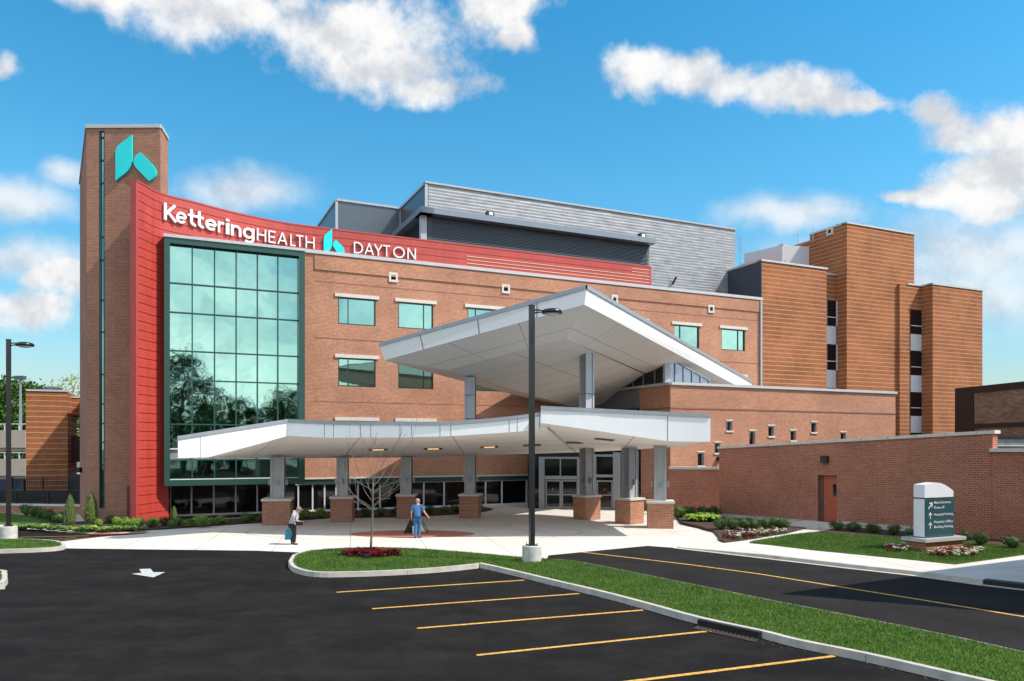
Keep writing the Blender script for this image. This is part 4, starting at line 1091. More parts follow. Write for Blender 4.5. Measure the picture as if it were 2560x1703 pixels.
# ================================================================= LEFT BACKGROUND
ga_, gb2 = P(D6(225, 165), 52.4), P(D6(590, 178), 53.4)
GT = thing('garage_stair_tower', 'striped brown brick stair tower of the parking garage', 'tower', (ga_.x, ga_.y, 0))
mb = MB(); mb.slab(ga_.xy, gb2.xy, 0, ga_.z, -5, 0); mb.build('brick_wall', 'orange_brick', GT)
mb = MB(); mb.slab(ga_.xy, gb2.xy, ga_.z, ga_.z + .12, -5, .06); mb.build('coping', 'coping', GT)
a, b = P(D6(585, 225), 55), P(D6(720, 228), 55.5); mb = MB(); mb.slab(a.xy, b.xy, zat(D6(0, 378)[1], 55), a.z, -3, 0); mb.build('bridge_wall', 'orange_brick', GT)
mb = MB(); mb.slab(a.xy, b.xy, zat(D6(0, 785)[1], 55), zat(D6(0, 557)[1], 55), -3, 0); mb.build('lower_bridge', mat('maroon_dark', (.07, .03, .025), .7), GT)
mb = MB(); mb.slab(a.xy, b.xy, a.z, a.z + .12, -.4, .05); mb.build('bridge_coping', 'coping', GT)
mb = MB(); c = P(D6(397, 160), 53.5); mb.lathe((c.x, c.y + .8, ga_.z + .1), [(.6, 0), (.6, .2), (.5, .3)]); mb.build('roof_vent', 'grey_panel', GT)
PG = thing('parking_garage', 'concrete parking garage decks with white rails at the left edge', 'garage', (-42, 66, 0))
g0, g1 = Vector((-60, 66)), P(D6(222, 0), 66).xy
def zD(y, Y=66): return zat(D6(0, y)[1], Y)
for y0, y1 in ((507, 660), (757, 905)):
    mb = MB(); mb.slab(g0, g1, zD(y1), zD(y0), -.25, 0); mb.slab(g0, g1, zD(y1) - .3, zD(y1) + .2, -16, -.26); mb.build('deck', 'garage_concrete', PG)
    mb = MB(); mb.slab(g0, g1, zD(y0) + .5, zD(y0) + .58, -.1, -.04)
    for k in range(14): q = g0.lerp(g1, (k + .5) / 14); mb.slab(q, q + Vector((.08, 0)), zD(y0), zD(y0) + .5, -.1, -.04)
    mb.build('rail', 'white_frame', PG)
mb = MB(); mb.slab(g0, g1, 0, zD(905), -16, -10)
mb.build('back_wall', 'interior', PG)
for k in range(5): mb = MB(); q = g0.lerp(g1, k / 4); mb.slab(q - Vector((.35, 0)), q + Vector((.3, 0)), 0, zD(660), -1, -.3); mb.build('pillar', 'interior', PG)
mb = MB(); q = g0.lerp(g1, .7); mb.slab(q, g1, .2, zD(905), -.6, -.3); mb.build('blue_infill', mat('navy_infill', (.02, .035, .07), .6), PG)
# retaining wall and iron fences
wa_, wb_ = P((-120, 1283), 48.4), P(D6(700, 1240), 47.2)
wz = zat(D6(0, 1152)[1], 48)
RTW = thing('retaining_wall', 'low brick retaining wall under the iron fence at left', 'wall', (wb_.x, wb_.y, 0))
mb = MB(); mb.slab(wa_.xy, wb_.xy, 0, wz - .08, -.35, 0); mb.build('brick_wall', 'plum_brick', RTW)
mb = MB(); mb.slab(wa_.xy, wb_.xy, wz - .08, wz + .04, -.42, .05); mb.build('coping', 'stone', RTW)
def fence(a, b, z0, z1, label, step=.16, post=2.2):
    t = thing('iron_fence', label, 'fence', (a.x, a.y, z0)); L = (b - a).length; d = (b - a) / L
    m1 = MB()
    for z in (z0 + .08, z1 - .06, z1 - .22): m1.slab(a, b, z, z + .035, -.03, .01)
    k = 0.
    while k < L: q = a + d * k; m1.slab(q, q + d * .025, z0 + .05, z1, -.022, .004); k += step
    m1.build('railing', 'black_iron', t)
    k = 0.
    while k < L:
        m1 = MB(); q = a + d * k; m1.slab(q, q + d * .085, z0, z1 + .06, -.06, .04); m1.build('post', 'black_iron', t); k += post
fence(wa_.xy + Vector((0, .15)), wb_.xy + Vector((0, .15)), wz + .04, zat(D6(0, 1050)[1], 48), 'black iron railing fence on the low brick wall')
f0, f1 = P(D6(100, 0), 51).xy, P(D6(590, 0), 50.6).xy
fence(f0, f1, zat(D6(0, 1022)[1], 50.8), zat(D6(0, 925)[1], 50.8), 'second black iron fence behind, in front of the stair tower')
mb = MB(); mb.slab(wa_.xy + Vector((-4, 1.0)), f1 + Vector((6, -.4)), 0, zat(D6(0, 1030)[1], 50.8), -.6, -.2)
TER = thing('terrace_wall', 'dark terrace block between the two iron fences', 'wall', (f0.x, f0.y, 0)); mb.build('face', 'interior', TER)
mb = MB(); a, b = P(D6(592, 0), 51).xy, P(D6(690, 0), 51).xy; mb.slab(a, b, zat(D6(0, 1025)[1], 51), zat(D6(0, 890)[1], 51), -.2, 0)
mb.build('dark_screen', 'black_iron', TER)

# ================================================================= LAMP POSTS
def lamp_post(loc, hz_, label, grp='black lamp posts on round concrete bases', sc_=1., hd=1):
    t = thing('street_lamp', label, 'lamp post', loc, grp)
    x, y = loc[0], loc[1]
    mb = MB(); mb.lathe((x, y, 0), [(.34, 0), (.345, .04), (.34, .68), (.325, .70)], 32); mb.build('concrete_base', 'plinth_concrete', t, smooth=False)
    mb = MB(); mb.box((x, y, (.70 + hz_) / 2), (.17, .17, hz_ - .70), R(22)); mb.build('pole', 'black_paint', t, bevel=.008)
    mb = MB(); mb.box((x, y, .715), (.34, .34, .03), R(22))
    for k in range(4):
        a = R(22 + 45 + 90 * k); mb.tube([(x + .2 * math.cos(a), y + .2 * math.sin(a), .70), (x + .2 * math.cos(a), y + .2 * math.sin(a), .80)], .016, 6)
    mb.build('anchor_plate', 'black_iron', t)
    mb = MB(); mb.box((x, y, hz_ + .012), (.19, .19, .03), R(22)); mb.build('pole_cap', 'black_paint', t)
    hx = x + .72; z = hz_ - .2
    mb = MB(); mb.tube([(x + .06, y, z + .05), (x + .25, y, z + .06), (x + .42, y, z + .03)], .028, 8); mb.tube([(x + .06, y, z - .06), (x + .2, y, z - .03), (x + .4, y, z - .01)], .028, 8); mb.build('arm', 'black_paint', t, smooth=True)
    mb = MB(); mb.lathe((hx, y, z), [(.28, -.085), (.355, -.075), (.37, -.03), (.36, .02), (.30, .065), (.18, .095), (.04, .105)], 32); hd_ = mb.build('lamp_head', 'black_paint', t, smooth=True)
    mb = MB(); mb.lathe((hx, y, z), [(.03, -.15), (.16, -.135), (.25, -.10), (.275, -.086)], 28); mb.build('lens', 'lamp_lens', hd_, smooth=True)
    return t
g = G((1329.5, 1413)); lamp_post((g.x, g.y, 0), zat(765, g.y), 'tall black lamp post in the grass strip in front of the canopy')
g = G((21.5, 1355)); lamp_post((g.x, g.y, 0), zat(850, g.y), 'black lamp post at the left edge on the small grass island')
# far garage lamp
q = P(D6(178, 500), 72); t = thing('street_lamp', 'thin pale lamp post with square head above the garage deck', 'lamp post', (q.x, q.y, q.z - 1))
ztop = zat(D6(0, 60)[1], 72); mb = MB(); mb.tube([(q.x, q.y, q.z - 1), (q.x, q.y, ztop)], [.16, .09], 8); mb.build('pole', 'aluminium', t)
mb = MB(); mb.box((q.x, q.y, ztop + .1), (.85, .5, .35)); mb.build('lamp_head', 'grey_panel', t)

# ================================================================= MONUMENT SIGN
s0 = Vector(((2311.3 - CX) / F * 29.8, 29.8)); s1 = Vector(((2383.6 - CX) / F * 30.55, 30.55)); SG = PlAB(s0, s1); sl = (s1 - s0).length; sd = SG.d; sn = SG.n
sb = .47
SIGN = thing('monument_sign', 'white and teal wayfinding sign on a brick base in the lawn', 'sign', (s0.x, s0.y, .1))
zs = lambda v: zat(v, 29.8)
z_b, z_m, z_c = zs(1343.5), zs(1248), zs(1213.5)
mb = MB(); mb.slab(s0 - sd * .18, s1 + sd * .28, .1, zs(1354), -sb - .2, .2); mb.build('brick_base', 'wall_brick', SIGN)
mb = MB(); mb.slab(s0 - sd * .34, s1 + sd * .36, zs(1354), zs(1345.5), -sb - .3, .3); mb.build('base_cap', 'coping', SIGN, bevel=.012)
mb = MB(); mb.slab(s0, s1, z_b, z_m, -sb, 0); mb.build('sign_body', 'sign_white', SIGN, bevel=.01)
mb = MB(); mb.slab(s0 - sd * .02, s1 + sd * .02, z_m, z_m + .045, -sb - .02, .02); mb.slab(s0 - sd * .02, s1 + sd * .02, zs(1345.5), z_b, -sb - .02, .02); mb.build('dark_reveal', 'black_paint', SIGN)
prof = [(0, z_m + .045), (sl, z_m + .045), (sl, zs(1230) + .0)] + [(sl * (1 - t), zs(1230) + (zs(1208) - zs(1230)) * math.sin(math.pi / 2 * min(1, t / .58)) - max(0, t - .58) * .16) for t in [k / 14 for k in range(1, 15)]]
def mapS(x, y, o): q = s0 + sd * x + sn * o; return Vector((q.x, q.y, y))
poly_solid(prof, mapS, -sb, 0., 'sign_head', 'sign_white', SIGN)
mb = MB(); mb.slab(s0 + sd * .01, s1 - sd * .005, z_b + .02, z_m - .02, .003, .03); TP = mb.build('teal_panel', 'sign_teal', SIGN)
def text_on(txt, x, z, h, parent, wd):
    cu_ = bpy.data.curves.new('t', 'FONT'); cu_.body = txt; cu_.size = 1; cu_.fill_mode = 'FRONT'; cu_.resolution_u = 3; cu_.offset = .002
    o = bpy.data.objects.new('t', cu_); COL.objects.link(o)
    me = bpy.data.meshes.new_from_object(o.evaluated_get(bpy.context.evaluated_depsgraph_get()))
    mb = MB(); kx = wd / max(v.co.x for v in me.vertices)
    for p in me.polygons:
        f = list(p.vertices); f = f[::-1] if p.normal.z < 0 else f
        mb.face([mapS(x + me.vertices[k].co.x * kx, z + me.vertices[k].co.y * h, .036) for k in f])
    bpy.data.objects.remove(o); mb.build('lettering', 'white_paint', parent)
zz = lambda y: zs(D4(0, y)[1]); xx = lambda x: sl * (x - 235) / (770 - 235)
for txt, y, x1_ in (('Main Entrance', 532, 705), ('Drop-off', 625, 585), ('Hospital Parking', 757, 745), ('Physician Office', 897, 742), ('Building Parking', 990, 745)):
    text_on(txt, xx(392), zz(y) + .012, .135, TP, xx(x1_) - xx(392))
def arrow(cx, cz, ang, s=.17):
    ca, sa = math.cos(ang), math.sin(ang)
    def rt(x, y): return (cx + (x * ca - y * sa) * s, cz + (x * sa + y * ca) * s)
    mb = MB()
    for quad in ([(-.12, -1), (.12, -1), (.12, .75), (-.12, .75)], [(0, 1), (-.75, .2), (-.6, .02), (0, .66)], [(0, 1), (0, .66), (.6, .02), (.75, .2)]):
        mb.face([mapS(*rt(*q), .0355 + .001 * (len(quad) - 3)) for q in quad])
    mb.build('arrow', 'white_paint', TP)
arrow(xx(328), zz(560), R(-45)); arrow(xx(325), zz(745), 0, .135); arrow(xx(325), zz(930), 0, .135)

# ================================================================= GROUND
mb = MB(); mb.sheet([(-900, -900), (900, -900), (900, 1500), (-900, 1500)], -.03); struct('ground', mb, 'soil')
mb = MB(); mb.sheet([(-90, -60), (90, -60), (90, 100), (-90, 100)], 0.); struct('parking_lot', mb, 'asphalt_lot')
g2 = lambda f, L, z=0.: [G(f(x, y), z).xy for x, y in L]
# drive lane: slightly lighter asphalt sheet
road = [G(D_(1258, 1296)).xy, G(D_(1265, 1278)).xy, G(D_(1490, 1257)).xy] + g2(C3, [(130, 1100), (700, 1165), (1250, 1230), (1640, 1273), (2085, 1335), (2400, 1372), (3000, 1440)]) + g2(C4, [(2900, 765), (2357, 640), (1500, 457), (760, 304), (400, 231)])
mb = MB(); mb.sheet(road, .004); struct('road', mb, mat('asphalt_drive', (.021, .0195, .019), .95, var=.22, vs=.6, bs=.35, bscale=110, spec=.05))
# plaza concrete
fr_ = [G(p).xy for p in (E5(-700, 490), E5(-700, 505), E5(0, 512), E5(170, 520), E5(600, 560), E5(1000, 575), E5(1390, 568))]
fr_ += [G(p).xy for p in (E5(1200, 580), E5(900, 605), E5(480, 652), E5(560, 660), E5(612, 706), E5(1400, 716), E5(2357, 727))]
fr_ += [G(p).xy for p in (D_(668, 1271.5), D_(720, 1273), D_(850, 1272), D_(1050, 1280), D_(1256, 1297), D_(1262, 1279), D_(1490, 1257), D_(1560, 1262))]
fr_ += [G(C3(130, 1099)).xy, Vector((14, 45)), Vector((16, 60)), Vector((-18, 52)), Vector((-40, 52))]
mb = MB(); mb.sheet(fr_, .010); struct('plaza', mb, 'concrete')
# brick paver disc and rings
pc = G(D_(950, 1229.5)); mb = MB()
mb.sheet([(pc.x + 3.0 * math.cos(a * math.pi / 24), pc.y + 1.55 * math.sin(a * math.pi / 24)) for a in range(48)], .0145); struct('paver_circle', mb, 'paver')
mb = MB()
for r1, r2 in ((5.6, 5.55), (8.3, 8.25)):
    for k in range(60):
        a0, a1 = k * math.pi / 30, (k + 1) * math.pi / 30
        q = [(pc.x + r * math.cos(a), pc.y + r * .42 * math.sin(a) + .9, .0148) for r, a in ((r1, a0), (r1, a1), (r2, a1), (r2, a0))]; mb.face(q[::-1])
struct('paving_joint', mb, mat('joint_grey', (.22, .21, .20), .9))
mb = MB(); mb.sheet([G(p).xy for p in (E5(780, 572), E5(880, 577), E5(1390, 569), E5(1250, 562), E5(900, 566))], .0149); struct('tactile_strip', mb, mat('red_paint', (.42, .08, .07), .7))
# kerbed islands
BLADES = []
def island(outline, name, closed=True, w=.16, h=.16, smooth=3, thin=None):
    pts = smooth_line([Vector((*p, 0)) for p in outline], smooth); pts = [p.xy for p in pts]
    ar = sum(pts[i].cross(pts[(i + 1) % len(pts)]) for i in range(len(pts)))
    if ar < 0: pts = pts[::-1]
    inn = []
    n = len(pts)
    for i in range(n):
        d = (pts[(i + 1) % n] - pts[i - 1]).normalized(); inn.append(pts[i] + Vector((-d.y, d.x)) * (w if not (thin and thin(pts[i])) else .03))
    mb = MB()
    for i in range(n):
        j = (i + 1) % n
        a, b, c, d = pts[i], pts[j], inn[j], inn[i]
        a_, b_ = a.lerp(d, .12), b.lerp(c, .12)
        mb.face([(a.x, a.y, 0), (b.x, b.y, 0), (b_.x, b_.y, h), (a_.x, a_.y, h)]); mb.face([(a_.x, a_.y, h), (b_.x, b_.y, h), (c.x, c.y, h), (d.x, d.y, h)]); mb.face([(d.x, d.y, h), (c.x, c.y, h), (c.x, c.y, .05), (d.x, d.y, .05)])
    struct('kerb', mb, 'kerb_concrete' if 'kerb_concrete' in MATS else mat('kerb_concrete', (.42, .38, .33), .85, var=.16, vs=3, bs=.2))
    mb = MB(); mb.sheet(inn, h - .02); struct('lawn', mb, 'turf'); BLADES.append((inn, h - .02))
    return pts, inn
isl = [D_(*p) for p in ((663, 1301), (668, 1312), (685, 1321), (720, 1328), (780, 1329), (900, 1325), (1010, 1318), (1098, 1309))]
isl = [G(p).xy for p in isl] + g2(C4, [(0, 243), (150, 278), (330, 323), (500, 364), (700, 418), (940, 486), (1215, 547), (1370, 588), (1670, 650), (2010, 730), (2357, 812), (2900, 945)])
isl += g2(C4, [(2900, 765), (2357, 640), (2100, 580), (1790, 515), (1500, 455), (1250, 405), (1000, 352), (760, 302), (560, 260), (400, 230)])
isl += [G(D_(*p)).xy for p in ((1260, 1296), (1200, 1291), (1130, 1284), (1050, 1277), (950, 1270), (850, 1268), (760, 1271), (700, 1278), (672, 1287))]
ISL = island(isl, 'island', thin=lambda p: p.y > 14 and HZ + F * CH / p.y < 1280 + 78 + 78 + (CX + F * p.x / p.y - 1200) * .235 - 45 and CX + F * p.x / p.y > 1330)
li = g2(E5, [(-900, 778), (0, 752), (300, 742), (470, 733), (560, 722), (605, 708), (600, 690), (560, 673), (450, 657), (200, 647), (-900, 640)])
LI = island(li, 'island')
islet = g2(E5, [(-500, 1090), (0, 1083), (42, 1062), (74, 1022), (62, 970), (20, 943), (-500, 925)])
LI2 = island(islet, 'island')
# kerb joints on the main island
mb = MB()
pts, inn = ISL
acc_ = 0
for i in range(len(pts) - 1):
    acc_ += (pts[i + 1] - pts[i]).length
    if acc_ > 3.0:
        acc_ = 0; a = pts[i]; c = inn[i]; d = (pts[i + 1] - pts[i]).normalized() * .012; o_ = (a - c).normalized() * .004
        a = a + o_; m_ = a.lerp(c, .12) + o_ * .3
        mb.face([(a.x - d.x, a.y - d.y, 0), (a.x + d.x, a.y + d.y, 0), (m_.x + d.x, m_.y + d.y, .134), (m_.x - d.x, m_.y - d.y, .134)])
        mb.face([(m_.x - d.x, m_.y - d.y, .134), (m_.x + d.x, m_.y + d.y, .134), (c.x + d.x, c.y + d.y, .134), (c.x - d.x, c.y - d.y, .134)])
struct('kerb_joint', mb, MATS['joint_grey'])
# right-hand pavement with kerb
kb_ = g2(C3, [(130, 1100), (400, 1130), (700, 1165), (1000, 1200), (1250, 1230), (1640, 1273), (2085, 1335), (2400, 1372), (3000, 1440)])
hh = [.02, .07, .12, .12, .12, .12, .12, .12, .12]
off_ = offset_line(kb_, .16)
mb = MB(); mk = MB()
for i in range(len(kb_) - 1):
    a, b, c, d = kb_[i], kb_[i + 1], off_[i + 1], off_[i]
    mk.face([(a.x, a.y, 0), (b.x, b.y, 0), (b.x, b.y, hh[i + 1]), (a.x, a.y, hh[i])]); mk.face([(a.x, a.y, hh[i]), (b.x, b.y, hh[i + 1]), (c.x, c.y, hh[i + 1]), (d.x, d.y, hh[i])])
    # concrete gutter pan
    g_, h_ = offset_line(kb_, -.28)[i], offset_line(kb_, -.28)[i + 1]
    mk.face([(g_.x, g_.y, .008), (h_.x, h_.y, .008), (b.x, b.y, .008), (a.x, a.y, .008)])
struct('kerb', mk, 'kerb_concrete')
bkp = [Vector((12.4, 44.6)), Vector((13.4, 43.4)), Vector((14.6, 42.2)), Vector((16, 40.2)), Vector((17.3, 38.6)), Vector((19.2, 36.3)), Vector((21.2, 33.9)), Vector((24.3, 31.9)), Vector((31, 29))]
for i in range(len(kb_) - 1):
    a, b = off_[i], off_[i + 1]; mb.face([(a.x, a.y, hh[i] - .002), (b.x, b.y, hh[i + 1] - .002), (bkp[i + 1].x, bkp[i + 1].y, .1 if i else .1), (bkp[i].x, bkp[i].y, .1 if i else .02)])
struct('pavement', mb, 'concrete')
def bed(poly, z, name, m, z0=.0): mb = MB(); mb.prism([p for p in poly], z0, z, bottom=False); return struct(name, mb, m)
lawn = g2(C3, [(600, 1064), (1000, 1113), (1500, 1161), (1920, 1204), (2150, 1172), (2500, 1122), (2500, 1085), (2250, 1092), (2100, 1078), (1850, 1055), (1600, 1038), (1300, 1018), (1120, 1006), (1000, 1003), (860, 1018)], .14)
bed(lawn, .145, 'lawn', 'turf'); BLADES.append((lawn, .145))
bed(g2(C3, [(1012, 1003), (1300, 1019), (1600, 1039), (1850, 1056), (2100, 1079), (2250, 1093), (2600, 1100)], .14) + [Vector((26.8, 30.4)), Vector((21.2, 33.5)), Vector((17.2, 38.5)), Vector((16.8, 38.6))], .16, 'planting_bed', 'mulch')
bed1 = g2(C3, [(165, 940), (280, 965), (370, 995), (400, 1030), (405, 1050), (440, 1063), (600, 1045), (830, 1012)], .12) + [Vector((15.9, 39.6)), Vector((12.2, 44.2)), Vector((12.0, 45.6)), Vector((9.9, 46.6)), Vector((9.8, 45.4))]
bed(bed1, .15, 'planting_bed', 'mulch')
# left beds
bedL = g2(E5, [(110, 505), (400, 525), (700, 542), (950, 550), (1250, 546), (1500, 535), (1750, 515), (2000, 498), (2357, 475)]) + [G(D7(150, 1420)).xy, G(D7(750, 1375)).xy, G(A4(1300, 1255)).xy, G(A4(1800, 1250)).xy, G(B2(760, 1165)).xy, G(B2(930, 1150)).xy, G(B2(1040, 1122)).xy,
        MP.u(1200) + MP.n * .06, MP.u(425) + MP.n * .06, Vector((-20.9, 42.2)), Vector((-23.6, 42.2)), G(E5(580, 478)).xy, G(E5(110, 488)).xy]
bed(bedL, .09, 'planting_bed', 'mulch')
lawnL = g2(E5, [(-900, 500), (0, 488), (580, 475), (590, 440), (400, 425), (250, 405), (0, 388), (-900, 388)])
bed(lawnL, .06, 'lawn', 'turf'); BLADES.append((lawnL, .06))
# red flower mulch spot
fc = G(E3(445, 1362), .12); mb = MB(); mb.sheet([(fc.x + 1.16 * math.cos(k * .2618), fc.y + .72 * math.sin(k * .2618)) for k in range(24)], .135); struct('planting_bed', mb, 'mulch')
# painted lines
def line(p, q, w, m='line_yellow', z=.0085, name='painted_line', label=None):
    a, b = p, q; d = (b - a).normalized(); n = Vector((-d.y, d.x)) * w / 2
    mb = MB(); mb.face([(*(a - n), z), (*(b - n), z), (*(b + n), z), (*(a + n), z)]); return struct(name, mb, m)
for p, q in (((775, 1364), (1207, 1336)), ((857, 1402), (1333, 1367)), ((960, 1447), (1480, 1405)), ((1097, 1509), (1635, 1453)), ((1330, 1584.5), (1920, 1511))):
    line(G(D_(*p)).xy, G(D_(*q)).xy, .115)
cl = g2(C4, [(445, 175), (900, 228), (1200, 268), (1500, 316), (1900, 380), (2357, 455), (2800, 528)])
mb = MB(); l_, r_ = offset_line(cl, .06), offset_line(cl, -.06)
for i in range(len(cl) - 1): mb.face([(*r_[i], .0085), (*r_[i + 1], .0085), (*l_[i + 1], .0085), (*l_[i], .0085)])
struct('painted_line', mb, 'line_yellow')
for p, q in (((170, 602), (820, 590)), ((170, 640), (700, 606)), ((350, 648), (1150, 582))): line(G(E5(*p)).xy, G(E5(*q)).xy, .08, 'line_yellow')
ar_ = g2(E5, [(1282, 897), (1385, 893), (1412, 925), (1520, 925), (1412, 973), (1212, 940), (1305, 930)])
mb = MB(); mb.sheet(ar_, .0085); struct('painted_arrow', mb, 'line_white')

# drain inlets
def inlet(p, q, label, d_in):
    a, b = G(p).xy, G(q).xy; d = (b - a).normalized(); n = Vector((d.y, -d.x)) * 1.0
    if n.y > 0: n = -n
    t = thing('drain_inlet', label, 'drain', (a.x, a.y, 0))
    mb = MB(); mb.slab(a, b, .11, .15, -.32, .03); mb.slab(a, a + d * .06, 0, .11, -.1, .03); mb.slab(b - d * .06, b, 0, .11, -.1, .03); mb.build('cast_hood', 'black_iron', t, bevel=.008)
    mb = MB(); mb.slab(a + d * .06, b - d * .06, .005, .11, -.05, .012); mb.build('throat', 'interior', t)
    return t, a, b, d
t, a, b, d = inlet(C4(945, 492), C4(1212, 550), 'black iron kerb inlet with rusty grate in the parking lot kerb', 1)
mb = MB(); n = Vector((d.y, -d.x))
for k in range(14):
    q = a.lerp(b, (k + .5) / 15); mb.hexa([(*(q + n * .08), .006), (*(q + n * .34 + d * .12), .006), (*(q + n * .34 + d * .18), .006), (*(q + n * .08 + d * .06), .006), (*(q + n * .08), .022), (*(q + n * .34 + d * .12), .022), (*(q + n * .34 + d * .18), .022), (*(q + n * .08 + d * .06), .022)])
mb.slab(a, b, .006, .02, .05, .08); mb.slab(a + d * .12, b + d * .12, .006, .02, .34, .37); mb.build('grate', 'grate_iron', t)
mb = MB(); mb.face([(*(a + n * .05), .0055), (*(a + n * .37 + d * .12), .0055), (*(b + n * .37 + d * .12), .0055), (*(b + n * .05), .0055)][::1]); mb.build('grate_pit', 'interior', t)
inlet(C3(2095, 1336), C3(2500, 1384), 'black iron kerb inlet in the pavement kerb at the right edge', 1)

# ================================================================= PLANTS
def leaf_cloud(mb, c, r, n, s, rng, shape='ball', sq=1.0, flat=0.):
    for _ in range(n):
        d = Vector((rng.gauss(0, 1), rng.gauss(0, 1), rng.gauss(0, 1))).normalized()
        k = rng.uniform(.66, 1.04) + max(0, rng.gauss(0, .09))
        if shape == 'ball':
            p = Vector((c[0] + d.x * r[0] * k, c[1] + d.y * r[1] * k, c[2] + d.z * r[2] * k))
        else:   # upright flame
            h = rng.random() ** .85; w = math.sin(math.pi * min(1, .12 + .88 * h) ** .8) ** .6 if h < .96 else .15
            w = (1 - h ** 2.4) ** .8 * (.65 + .35 * min(1, h * 5)); a = rng.uniform(0, 6.283)
            kk = rng.uniform(.7, 1.08); p = Vector((c[0] + math.cos(a) * r[0] * w * kk, c[1] + math.sin(a) * r[1] * w * kk, c[2] - r[2] + 2 * r[2] * h)); d = Vector((math.cos(a), math.sin(a), .5))
        if p.z < .02: continue
        nrm = (d + Vector((rng.gauss(0, .45), rng.gauss(0, .45), rng.gauss(0, .45)))).normalized()
        t = nrm.cross(Vector((rng.gauss(0, 1), rng.gauss(0, 1), rng.gauss(0, 1)))).normalized(); b = nrm.cross(t)
        q = s * rng.uniform(.6, 1.3)
        mb.face([p - t * q * .5, p - b * q * .32 , p + t * q * .5, p + b * q * .32])
PROTO = {}
def proto(kind, leaf, shape='ball', n=520, s=.075, core='leaf_dark', k=0):
    key = (kind, k)
    if key in PROTO: return PROTO[key]
    rng = random.Random(hash(kind) % 1000 + k if 0 else sum(map(ord, kind)) + k)
    mb = MB()
    if shape == 'ball':
        lumps = [(0, 0, .48, .46, .46, .46)] + [(rng.uniform(-.3, .3), rng.uniform(-.3, .3), .42 + rng.uniform(-.1, .28), rng.uniform(.2, .32), .26, rng.uniform(.2, .3)) for _ in range(7)]
        for x, y, z, a, b, c in lumps: leaf_cloud(mb, (x, y, z), (a, b, c), n // 4 if a < .4 else n // 2, s, rng)
    elif shape == 'flame': leaf_cloud(mb, (0, 0, .5), (.5, .5, .5), n, s, rng, 'flame')
    elif shape == 'hosta':
        for _ in range(60):
            a = rng.uniform(0, 6.28); l = rng.uniform(.25, .55); h = rng.uniform(.15, .5); d = Vector((math.cos(a), math.sin(a), 0)); sd_ = Vector((-d.y, d.x, 0)) * rng.uniform(.07, .13)
            b0 = d * .05; m0 = d * l * .6 + Vector((0, 0, h)); t0_ = d * l + Vector((0, 0, h * .7))
            mb.face([b0, m0 - sd_, t0_, m0 + sd_])
    me_o = mb.build('foliage', leaf)
    cmb = MB()
    if shape == 'ball': cmb.lathe((0, 0, .06), [(.10, 0), (.26, .12), (.32, .36), (.26, .56), (.1, .68)], 12)
    elif shape == 'flame': cmb.lathe((0, 0, .02), [(.25, 0), (.36, .2), (.3, .55), (.15, .82), (.03, .94)], 10)
    else: cmb.lathe((0, 0, 0), [(.1, 0), (.2, .1), (.1, .22)], 8)
    co = cmb.build('inner_branches', core, smooth=True)
    PROTO[key] = (me_o.data, co.data); bpy.data.objects.remove(me_o); bpy.data.objects.remove(co)
    return PROTO[key]
KINDS = {'dark': ('leaf_dark', 'ball', 520, .085), 'green': ('leaf_green', 'ball', 520, .085), 'lime': ('leaf_lime', 'ball', 480, .09), 'purple': ('leaf_purple', 'ball', 420, .09),
         'arb': ('leaf_olive', 'flame', 1500, .055), 'hosta': ('leaf_lime', 'hosta', 0, 0), 'hostag': ('leaf_green', 'hosta', 0, 0)}
cnt = 0
def plant(kind, p, wpx, hpx, label, name='shrub', group=None, z=.08, Y=None):
    """p = photo point of the foot, size in photo px"""
    global cnt
    cnt += 1
    lf, shp, n, s = KINDS[kind]
    g = G(p, z); k = g.y / F
    fo, co = proto(kind, lf, shp, n, s, 'leaf_dark', cnt % 3)
    t = thing(name, label, 'plant' if name in ('hosta',) else name, (g.x, g.y, z), group); ex = 1.15 if shp == 'ball' else (2.2 if shp == 'hosta' else 1.05); t.scale = (wpx * k * ex, wpx * k * ex, hpx * k * (1.3 if shp == 'ball' else 2.2 if shp == 'hosta' else 1.)); t.rotation_euler.z = cnt * 1.3
    for nm, d in (('foliage', fo), ('stem', co)):
        o = bpy.data.objects.new(nm, d); COL.objects.link(o); o.parent = t
GL = 'rounded shrubs planted along the building'
plant('arb', E5(645, 487), 31, 77, 'left one of two tall columnar evergreens by the brick tower', 'evergreen', 'columnar evergreens')
plant('arb', E5(840, 478), 38, 79, 'right one of two tall columnar evergreens by the brick tower', 'evergreen', 'columnar evergreens')
plant('arb', E5(1602, 452), 18, 38, 'small young columnar evergreen at the red wall corner', 'evergreen', 'columnar evergreens')
for i, (x, w) in enumerate(((245, 90), (310, 90), (370, 90), (420, 80), (480, 85), (545, 90))):
    plant('dark', E5(x, 402 + i * 14), w / 3.4, 25, 'dark round shrub in the shaded row below the iron fence', group='dark shrubs below the iron fence')
front = [(910, 500, 70, 16, 'lime'), (1020, 475, 80, 20, 'dark'), (1078, 500, 80, 20, 'lime'), (1160, 505, 80, 21, 'lime'), (1245, 508, 90, 20, 'lime'), (1292, 500, 75, 20, 'dark'), (1385, 512, 90, 20, 'dark'), (1425, 500, 80, 20, 'green'),
         (1510, 495, 90, 19, 'purple'), (1590, 510, 75, 18, 'green'), (1640, 495, 85, 21, 'dark'), (1725, 505, 90, 18, 'green'), (1790, 480, 60, 15, 'dark'), (1870, 498, 150, 24, 'lime'), (1850, 505, 80, 16, 'green'), (2040, 475, 110, 18, 'lime'), (1990, 485, 70, 15, 'green'), (2265, 462, 100, 21, 'green'), (2320, 455, 60, 16, 'dark')]
LB = {'lime': 'bright lime shrub', 'dark': 'dark green round shrub', 'green': 'mid green round shrub', 'purple': 'dark purple-leaved shrub'}
used = {}
